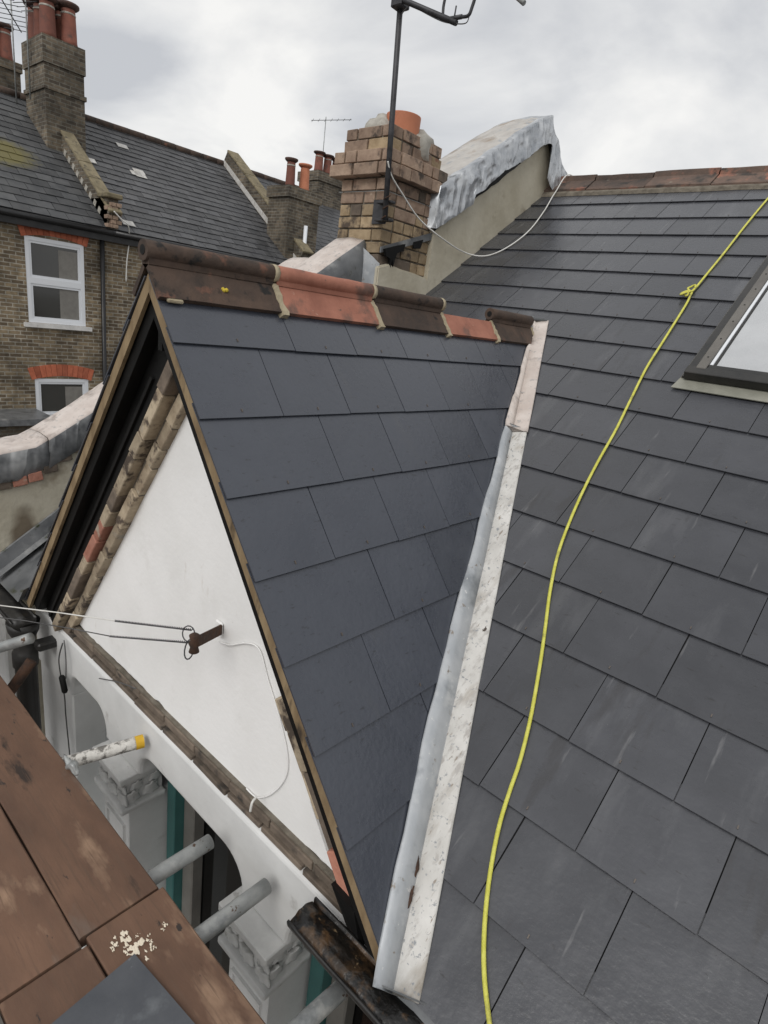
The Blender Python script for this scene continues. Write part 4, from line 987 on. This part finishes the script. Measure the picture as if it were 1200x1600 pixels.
def twist(a, b, r, tr, turns):
    bm = bmesh.new(); d = (b-a); t = d.normalized(); u = t.orthogonal().normalized(); v = t.cross(u)
    for ph in (0, math.pi):
        pts = [a+d*(i/(turns*10))+(u*math.cos(i/10*2*math.pi+ph)+v*math.sin(i/10*2*math.pi+ph))*tr for i in range(turns*10+1)]
        tube_bm(bm, pts, r, 5)
    me = bpy.data.meshes.new('m'); bm.to_mesh(me); bm.free(); return me
A1, B1 = pY(300, 984, -2.135), pY(180, 970, -2.16)
A2, B2 = pY(300, 1004, -2.135), pY(172, 994, -2.16)
obj('twisted_stay', twist(B1, A1, .0017, .0026, 24), M['metal_dark'], gb); obj('twisted_stay', twist(B2, A2, .0017, .0026, 24), M['metal_dark'], gb)
tag(obj('service_wire', tube_me([B1, pY(90, 957, -2.24), pY(0, 946, -2.36), pY(-120, 930, -2.6), pY(-420, 890, -3.4), pY(-420, 890, -3.4)*9-pY(-120, 930, -2.6)*8], .0026, 6), M['white_cable']), 'white service wire stretched from the gable bracket over the street', 'wire')
tag(obj('service_wire', tube_me([B2, pY(110, 982, -2.23), pY(40, 970, -2.31), pY(0, 965, -2.38), pY(-120, 950, -2.6), pY(-420, 915, -3.4), pY(-420, 915, -3.4)*9-pY(-120, 950, -2.6)*8], .0022, 6), M['grey_cable']), 'dark service wire stretched from the gable bracket over the street', 'wire')

# ------------------------------------------------------------------ scaffold
DZ = -1.53; TH = .038
def board(x0, x1, y0, y1, label, skew=0, dz=0, seed=0):
    bm = bmesh.new(); n = max(4, int((x1-x0)/.08)); rows = []
    for j in range(n+1):
        x = x0+(x1-x0)*j/n; e_ = .0025*fbm((x, seed, 0), 3); e2 = .0025*fbm((x, seed, 4), 3); zt = DZ+dz-.0006+.0005*fbm((x, seed, 2), 2)
        a, b = y0+e_+skew*j/n, y1+e2+skew*j/n
        rows.append([bm.verts.new(q) for q in ((x, a, zt-TH), (x, a, zt-.004), (x, a+.004, zt), (x, b-.004, zt), (x, b, zt-.004), (x, b, zt-TH))])
    for j in range(n):
        for k in range(6): bm.faces.new((rows[j][k], rows[j+1][k], rows[j+1][(k+1) % 6], rows[j][(k+1) % 6]))
    bm.faces.new(rows[0]); bm.faces.new(rows[-1])
    return tag(obj('scaffold_board', frombm(bm), M['board']), label, 'board', 'scaffold boards of the deck')
board(-4.2, -.752, -2.577, -2.357, 'brown scaffold board whose wall edge runs beside the carved pier capitals', 0, 0, 1)
board(-.746, 1.4, -2.562, -2.345, 'brown scaffold board with dried plaster splashes and a slate lying on it', 0, -.002, 2)
board(-4.0, -.73, -2.782, -2.582, 'brown scaffold board second out from the wall, ending in a sooty butt joint', 0, .001, 3)
board(-.724, 1.5, -2.772, -2.568, 'scorched end of scaffold board under the loose slate', 0, -.003, 4)
board(-4.1, -.2, -2.99, -2.788, 'brown scaffold board third out from the wall', 0, 0, 5)
board(-.19, 1.5, -2.99, -2.775, 'brown scaffold board below the camera, third out, right of the joint', 0, 0, 6)
# plaster splashes on the deck (flat blots)
sp_root = thing('plaster_splash', 'cream dried plaster splashes on scaffold board beside the loose slate', 'splash', pZ(205, 1475, DZ))
blots = [(205, 1472, .020), (190, 1468, .016), (222, 1478, .018), (180, 1475, .010), (235, 1470, .010), (210, 1487, .016), (258, 1445, .007), (240, 1482, .008), (175, 1483, .007), (215, 1462, .006), (255, 1452, .005), (200, 1484, .012)]
rs = random.Random(5)
for x, y, r in blots:
    c = pZ(x, y, DZ)
    for q in range(9):
        cc = c+Vector((rs.gauss(0, r*.8), rs.gauss(0, r*.5), 0)); rr = r*rs.uniform(.12, .5); ring = []
        cc.y = min(max(cc.y, -2.53), -2.36)
        k = 9; v = [(cc.x, cc.y, DZ+.0009)]
        for i in range(k):
            an = 2*math.pi*i/k; f_ = rr*rs.uniform(.3, 1.35); v.append((cc.x+f_*math.cos(an)*1.3, cc.y+f_*math.sin(an)*.8, DZ+.0002))
        obj('blot', fromdata(v, [(0, i+1, (i+1) % k+1) for i in range(k)]), M['splash'], sp_root)
# loose slate on the deck
c0 = pZ(210, 1490, DZ+.008); ang = math.radians(6)
lx = Vector((math.cos(ang), math.sin(ang), 0)); ly = Vector((math.sin(ang), -math.cos(ang), 0))
M['loose'] = mat('scuffed loose slate', (.06, .065, .075), (.085, .09, .10), rough=.5, scale=7, bump=.3, bscale=30, spots=[((.25, .26, .27), 16, .66, .06, (1.6, .6, 1)), ((.14, .15, .16), 6, .6, .12)])
tag(obj('loose_slate', prism_me([c0, c0+lx*.6, c0+lx*.6+ly*.3, c0+ly*.3], (0, 0, -.0075)), M['loose']), 'dark grey slate lying flat on the scaffold boards', 'slate')
# transom tubes
TZ = DZ-TH-.0245-.002
def hollow(a, b, r, name, m, label, seed, extra=None):
    a, b = Vector(a), Vector(b); d = (b-a).normalized(); bm = bmesh.new(); n = 10
    outer = [a+(b-a)*i/n for i in range(n+1)]
    pts = outer+[b-d*.0005, b-d*.04]; rad = [r]*(n+1)+[r-.004, r-.004]
    tube_bm(bm, pts, rad, 18, True)
    o = obj(name, frombm(bm), m); tag(o, label, 'tube', 'scaffold tubes'); 
    return o, d
t1, d1 = hollow((-1.55, -2.62, TZ), (-1.412, -2.068, TZ+.004), .0245, 'scaffold_tube', M['galv_white'], 'cement splashed scaffold tube with yellow taped end', 1)
e1 = Vector((-1.412, -2.068, TZ+.004))
bm = bmesh.new(); tube_bm(bm, [e1-d1*.03, e1+d1*.001], .0262, 18, False)
obj('tape', frombm(bm, True), M['yellow_tape'], t1)
t2, _ = hollow((-.845, -2.9, TZ), (-.838, -2.128, TZ), .0245, 'scaffold_tube', M['galv'], 'grey scaffold tube end with rust spots before the dark window', 2)
t3, _ = hollow((-.592, -2.9, TZ), (-.585, -2.088, TZ), .0245, 'scaffold_tube', M['galv'], 'grey scaffold tube end above the pier capital beside the gutter', 3)
t4, _ = hollow((-.265, -2.9, TZ-.01), (-.215, -2.10, TZ-.01), .0245, 'scaffold_tube', M['galv'], 'grey scaffold tube passing under the rusty gutter', 4)
t5, _ = hollow((-.83, -2.338, TZ-.055), (1.4, -2.335, TZ-.055), .0245, 'scaffold_tube', M['galv'], 'long scaffold ledger tube along the wall edge of the boards', 5)
a_, b_ = pY(-60, 1030, -2.42), pY(48, 997, -2.22)
hollow(a_, b_, .0245, 'scaffold_tube', M['galv'], 'grey scaffold tube reaching the black downpipe', 6)
a_, b_ = pY(5, 1095, -2.33), pY(50, 1032, -2.2)
hollow(a_, b_, .0245, 'scaffold_tube', M['rust'], 'rusty slanting scaffold tube below the black gutter', 7)
# wing of a coupler at the deck edge by the taped tube
cp = pZ(112, 1196, DZ+.012)
bm = bmesh.new(); bmesh.ops.create_icosphere(bm, subdivisions=3, radius=1)
for v in bm.verts:
    q = v.co; k = 1+.5*fbm(q, 1.6, 4); v.co = cp+Vector((q.x*.045*k, q.y*.016*k, q.z*.018*k))+Vector((0, 0, .012*math.sin(q.x*4)))
tag(obj('tube_coupler', frombm(bm, True), M['galv']), 'bent galvanised coupler flap at the board edge by the taped tube', 'coupler')
# lower lift board seen below the gutter
tag(obj('scaffold_board', box_me(-1.2, 1.5, -2.52, -2.05, -3.15, -3.11, .003), M['board']), 'lower scaffold board down below the rusty gutter', 'board')

# ================================================================== TERRACE ACROSS THE SIDE STREET
FX = -13.5; EZ = 1.36; TP = math.radians(35.5); RX = -17.3; RZ = EZ+(FX-RX)*math.tan(TP)
FT = rot_basis((FX, 0, EZ), (0, 1, 0), (-math.cos(TP), 0, math.sin(TP)), (math.sin(TP), 0, math.cos(TP)))
SL = (FX+.15-RX)/math.cos(TP)
def far_slates(parent, y0, y1, ws, g, mts, indiv=True, seed=1, rows=None):
    rr = random.Random(seed); k = 0; s = -.15; bm = bmesh.new() if not indiv else None
    me = {}
    while s < SL-.2:
        y = y0-(ws/2 if k % 2 else 0)
        while y < y1-.02:
            a, b = max(y, y0), min(y+ws, y1)
            if b-a > .05:
                L_ = min(g+.04, SL-.13-s); dz_ = rr.uniform(0, .006)
                if indiv:
                    key = (round(b-a, 2), round(L_, 2))
                    if key not in me:
                        me[key] = slate_me([(-(b-a)/2+.004, 0), ((b-a)/2-.004, 0), ((b-a)/2-.004, L_), (-(b-a)/2+.004, L_)], L_, None, .022, .012); me[key].materials.append(mts)
                    obj('slate', me[key], None, parent, FT @ Matrix.Translation(((a+b)/2, s+rr.uniform(-.012, .008), dz_)) @ Matrix.Rotation(rr.uniform(-.015, .015), 4, 'Z'))
                else:
                    n = lambda q: .022-.011*q/L_+dz_
                    c = [FT @ Vector(v) for v in ((a+.004, s, n(0)), (b-.004, s, n(0)), (b-.004, s+L_, n(L_)), (a+.004, s+L_, n(L_)), (a+.004, s, n(0)-.012), (b-.004, s, n(0)-.012))]
                    v = [bm.verts.new(q) for q in c]; bm.faces.new(v[:4]); bm.faces.new((v[0], v[4], v[5], v[1]))
            y += ws
        s += g; k += 1
    if not indiv: obj('slate_field', frombm(bm), mts, parent, kind='stuff')
def far_window(parent, y0, y1, z0, z1, arch=True, green=False):
    x = FX+.005
    w_ = obj('window', box_me(x-.10, x-.05, y0, y1, z0, z1), M['glass_far'], parent)
    fr = .075; zm = (z0+z1)/2+.0
    bm = bmesh.new()
    for q in ((y0, y0+fr, z0, z1), (y1-fr, y1, z0, z1)): bbox(bm, x-.06, x-.01, *q)
    for q in ((y0+fr, y1-fr, z0, z0+fr), (y0+fr, y1-fr, z1-fr, z1), (y0+fr, y1-fr, zm-.06, zm+.06)): bbox(bm, x-.06, x-.01, *q)
    obj('frame', frombm(bm), M['upvc'], w_)
    bm = bmesh.new()
    for a, b in ((z0+fr, zm-.06), (zm+.06, z1-fr)):
        for q in ((y0+fr, y0+fr+.045, a, b), (y1-fr-.045, y1-fr, a, b)): bbox(bm, x-.055, x-.025, *q)
        for q in ((y0+fr+.045, y1-fr-.045, a, a+.045), (y0+fr+.045, y1-fr-.045, b-.045, b)): bbox(bm, x-.055, x-.025, *q)
    obj('sash', frombm(bm), M['upvc'], w_)
    obj('blind', box_me(x-.0495, x-.047, y0+(y1-y0)*.56, y1-fr-.02, z0+fr, z1-fr-.1), M['taupe'], w_)
    obj('sill', box_me(x-.03, x+.08, y0-.1, y1+.1, z0-.09, z0-.005), M['sill'], w_)
    # arch voussoirs
    n = 12; yc = (y0+y1)/2; hw = (y1-y0)/2+.06; rise = .09; Rr = (hw*hw+rise*rise)/(2*rise); z_c = z1+rise-.03-Rr; amax = math.asin(hw/Rr)
    for i in range(n):
        a0 = -amax+2*amax*i/n+.0015; a1 = -amax+2*amax*(i+1)/n-.0015
        P = [(x+.012, yc+r*math.sin(a), z_c+r*math.cos(a)) for a, r in ((a0, Rr), (a1, Rr), (a1, Rr+.25), (a0, Rr+.25))]
        obj('arch_brick', prism_me(P, (-.09, 0, 0)), M['redarch'], w_)
def wall_with_holes(y0, y1, z0, z1, holes):
    bm = bmesh.new(); ys = sorted({y0, y1, *[h[0] for h in holes], *[h[1] for h in holes]}); zs = sorted({z0, z1, *[h[2] for h in holes], *[h[3] for h in holes]})
    V = {}
    def gv(y, z, x):
        if (y, z, x) not in V: V[(y, z, x)] = bm.verts.new((x, y, z))
        return V[(y, z, x)]
    inh = lambda y, z: any(h[0] < y < h[1] and h[2] < z < h[3] for h in holes)
    for a, b in zip(ys[:-1], ys[1:]):
        for c, d in zip(zs[:-1], zs[1:]):
            if not inh((a+b)/2, (c+d)/2): bm.faces.new((gv(a, c, FX), gv(b, c, FX), gv(b, d, FX), gv(a, d, FX)))
    for h in holes:
        a, b, c, d = h; q = [(a, c), (b, c), (b, d), (a, d)]
        for i in range(4):
            p_, r_ = q[i], q[(i+1) % 4]; bm.faces.new((gv(*p_, FX), gv(*r_, FX), gv(*r_, FX-.12), gv(*p_, FX-.12)))
    return frombm(bm)
def pot(parent, x, y, z, h, r, m='pot'):
    obj('chimney_pot', lathe_me([(r*1.15, 0), (r, h*.15), (r*.88, h*.8), (r*.86, h*.88)], 16, (x, y, z)), M[m], parent)
    obj('pot_rim', lathe_me([(r*.84, h*.872), (r*1.1, h*.90), (r*1.38, h*.95), (r*1.38, h), (r*.9, h), (r*.7, h*.9)], 16, (x, y, z)), M['pot_rim' if m == 'pot' else m], parent)
    if m == 'pot': obj('pot_band', lathe_me([(r*.90, h*.74), (r*.93, h*.75), (r*.92, h*.785), (r*.87, h*.79)], 16, (x, y, z)), M['pmortar'], parent)
def stack(parent, x0, x1, y0, y1, z0, z1, mt, bands=()):
    s = obj('chimney_stack', box_me(x0, x1, y0, y1, z0, z1), M[mt], parent)
    for za, zb_, ov in bands: obj('brick_band', box_me(x0-ov, x1+ov, y0-ov, y1+ov, za, zb_), M[mt], s)
    return s
def far_house(y0, y1, label, wins, slate_jobs, ws=.36, g=.235):
    h = thing('terraced_house', label, 'house', (FX-4, (y0+y1)/2, GROUND), 'terrace across the side street')
    obj('wall', wall_with_holes(y0, y1, GROUND, EZ, wins), M['far_brick'], h)
    obj('wall_body', box_me(RX-3.5, FX-.13, y0+.01, y1-.01, GROUND, EZ-.05), M['dark'], h)
    P = [(FX+.15, EZ-.15*math.tan(TP)), (RX, RZ), (2*RX-FX-.15, EZ-.15*math.tan(TP))]
    rf = obj('roof', prism_me([(x, y0, z) for x, z in P]+[(P[2][0], y0, EZ-.3), (FX-.05, y0, EZ-.3)], (0, y1-y0, 0)), M['felt'], h)
    for a, b, ind, mt, sd_ in slate_jobs: far_slates(rf, a, b, ws, g, M[mt], ind, sd_)
    y = y0
    while y < y1-.05:
        l = min(.45, y1-y); bm = bmesh.new(); tube_bm(bm, [(RX, y+.004, RZ+.02), (RX, y+l-.004, RZ+.022+random.uniform(-.006, .006))], .1, 10)
        obj('ridge_tile', frombm(bm), M['terra_dark'], h); y += l
    obj('gutter', tube_me([(FX+.20, y0, EZ-.16), (FX+.20, y1, EZ-.16)], .058, 10), M['gutter_black'], h)
    obj('fascia', box_me(FX+.004, FX+.14, y0, y1, EZ-.34, EZ-.13), M['gutter_black'], h)
    for q in wins: far_window(h, *q)
    return h
wA = [(1.63, 2.77, -.80, .86), (1.68, 2.79, -3.6, -1.95), (-1.4, -.26, -.80, .86), (-1.4, -.26, -3.6, -1.95)]
hA = far_house(-6.5, 3.35, 'brown brick terrace house with white sash windows and mossy slate roof', wA, [(-1.3, 3.238, True, 'moss_slate', 1), (-6.5, -1.31, False, 'moss_slate', 2)], .34, .262)
wB = [(4.32, 5.42, -.80, .86), (6.7, 7.8, -.80, .86)]
hB = far_house(3.35, 8.70, 'brick terrace house with long patched slate roof beside the tall chimney', wB, [(3.465, 8.54, True, 'old_slate', 3)])
hC = far_house(8.70, 15.5, 'farther terrace house with dark roof behind the low brick stack', [], [(8.95, 15.5, False, 'old_slate', 4)])
# pale repaired slates
for px, py in ((213, 271), (220, 274), (217, 268), (191, 228), (140, 250), (184, 345)):
    d = ray(px, py); n_ = FT.to_3x3() @ Vector((0, 0, 1)); o_ = FT @ Vector((0, 0, .034)); c = CAM+d*((o_-CAM).dot(n_)/d.dot(n_)); l_ = FT.inverted() @ c
    obj('patch_slate', box_me(-.14, .14, -.09, .09, -.004, .004), M['lead_white'], hB, FT @ Matrix.Translation((max(l_.x, 3.8), l_.y, .036)))
# party parapets with coping stones
def party(h, yc, wd, tall, stone, foot=True, flash=False):
    a0 = -.05; P = []
    for s, n_ in ((a0, -.3), (a0, tall), (SL-.18, tall), (SL-.18, -.3)): P.append(FT @ Vector((yc-wd/2, s, n_)))
    pp = obj('party_parapet', prism_me(P, (0, wd, 0)), M['far_brick_dark'], h)
    n = 8
    for i in range(n):
        s0 = a0-.02+(SL-.15-a0)*i/n; s1 = a0-.02+(SL-.15-a0)*(i+1)/n-.012
        obj('coping_stone', box_me(-wd/2-.025, wd/2+.025, s0, s1, tall, tall+.06, .012), M[stone], pp, FT @ Matrix.Translation((yc, 0, random.uniform(-.005, .005))))
    if foot:
        obj('kneeler', box_me(FX-.25, FX+.22, yc-wd/2-.06, yc+wd/2+.06, EZ+.52, EZ+.62, .02), M['stone'], pp)
        for j in range(6):
            for k in range(2):
                brick(pp, Matrix.Translation((FX+.12, yc-wd/4+wd/2*k+(.04 if j % 2 else -.04), EZ-.02+.085*j)) @ Matrix.Rotation(math.pi/2, 4, 'Z'), 'br_red', wd/2-.01, .075, .16)
        obj('kneeler_core', box_me(FX-.75, FX+.11, yc-wd/2, yc+wd/2, EZ-.3, EZ+.52), M['far_brick_dark'], pp)
    if flash:
        q = [FT @ Vector((yc-wd/2-.012, s, n_)) for s, n_ in ((0, .03), (0, .16), (SL-.2, .16), (SL-.2, .03))]
        obj('white_flashing', prism_me(q, (0, .01, 0)), M['lead_white'], pp)
    else:
        for i in range(15):
            s = .3+.26*i
            if s > SL-.6: break
            obj('mortar_step', box_me(-.014, 0, 0, .12, .03, .14), M['pmortar'], pp, FT @ Matrix.Translation((yc-wd/2, s, 0)))
    return pp
party(hA, 3.35, .24, .32, 'stone'); party(hB, 8.72, .34, .42, 'stone', False, True)
# stacks
fa, fb = pX(67, 56, -15.6), pX(130, 72, -15.6); fc = pX(130, 225, -15.6)
ztk = (fa.z+fb.z)/2
s1 = stack(hA, -16.75, -15.6, fa.y, fb.y, 1.9, ztk, 'far_brick_dark', ((ztk-.52, ztk-.01, .03), (ztk-1.02, ztk-.93, .035)))
for i, (x, y) in enumerate([(-15.85-.34*(q//2), fa.y+.2+(fb.y-fa.y-.4)*(q % 2)) for q in range(6)]): pot(hA, x, y, ztk-.02, .78+.04*(i % 2), .165)
fd = pX(31, 100, -18.2)
s2 = stack(hA, -19.2, -18.2, fd.y-1.5, fd.y, 3.0, fd.z, 'far_brick_dark', ((fd.z-.2, fd.z-.005, .04),))
for i in range(4): pot(hA, -18.45, fd.y-.22-.36*i, fd.z-.02, .78, .15)
s3 = stack(hB, -14.5, -13.62, 8.25, 9.35, 1.0, 3.30, 'far_brick_dark', ((3.02, 3.30, .05),))
pot(hB, -13.9, 8.48, 3.28, .72, .13); pot(hB, -13.9, 8.98, 3.28, .70, .14, 'pot_orange')
s4 = stack(hC, -17.8, -16.8, 12.0, 13.3, 2.5, 4.75, 'far_brick_dark', ((4.45, 4.75, .05),))
for i, y in enumerate((12.15, 12.55, 12.95)): pot(hC, -17.0, y, 4.73, .62, .15)
obj('rain_pipe', tube_me([(-13.55, 8.86, .9), (-13.55, 8.86, 2.4)], .055, 8), M['upvc'], hB)
obj('downpipe', tube_me([(FX+.07, 3.13, EZ-.2), (FX+.07, 3.13, GROUND)], .05, 8), M['gutter_black'], hA)
obj('wall_cable', tube_me(smoothpts([pX(178, 330, FX+.3), pX(190, 343, FX+.3), pX(200, 352, FX+.3), pX(202, 375, FX+.1), pX(198, 410, FX+.1), pX(197, 440, FX+.1)]), .014, 5), M['white_cable'], hB)
# bay with lead flat roof below
bay = pX(0, 655, FX+1.0)
by = obj('bay_window', box_me(FX, FX+1.0, -.6, 1.55, GROUND, bay.z-.12), M['far_brick_dark'], hA)
obj('bay_roof', box_me(FX, FX+1.12, -.72, 1.67, bay.z-.12, bay.z), M['lead_dark'], by)
# far aerials
def far_aerial(base, h, label, dirv, n=9, s=.45, r=.018, bz=.1):
    t = thing('tv_aerial', label, 'aerial', base); b = Vector(base); d = Vector(dirv).normalized(); c = d.cross(Vector((0, 0, 1))).normalized()
    obj('mast', tube_me([b, b+Vector((0, 0, h))], r, 6), M['galv'], t)
    tp = b+Vector((0, 0, h-bz)); obj('boom', tube_me([tp-d*.5, tp+d*.9], r*.7, 6), M['metal_dark'], t)
    for i in range(n):
        q = tp-d*.45+d*1.3*i/(n-1); l = s*(1-.04*i); obj('element', tube_me([q-c*l/2, q+c*l/2], r*.45, 5), M['metal_dark'], t)
    return t
far_aerial((-16.2, fa.y-.1, ztk-1.2), 2.55, 'grey lattice television aerial beside the tall far chimney', (.35, -.85, .2), 12, .8, .018, .75)
far_aerial((-17.0, fa.y-.12, ztk-1.2), 2.3, 'second dark aerial behind the tall far chimney', (.6, -.5, .2), 9, .7, .018, .6)
far_aerial((-17.0, 12.3, 4.7), 1.75, 'small aerial on the farthest chimney', (.5, .8, .2), 7, .4, .014)
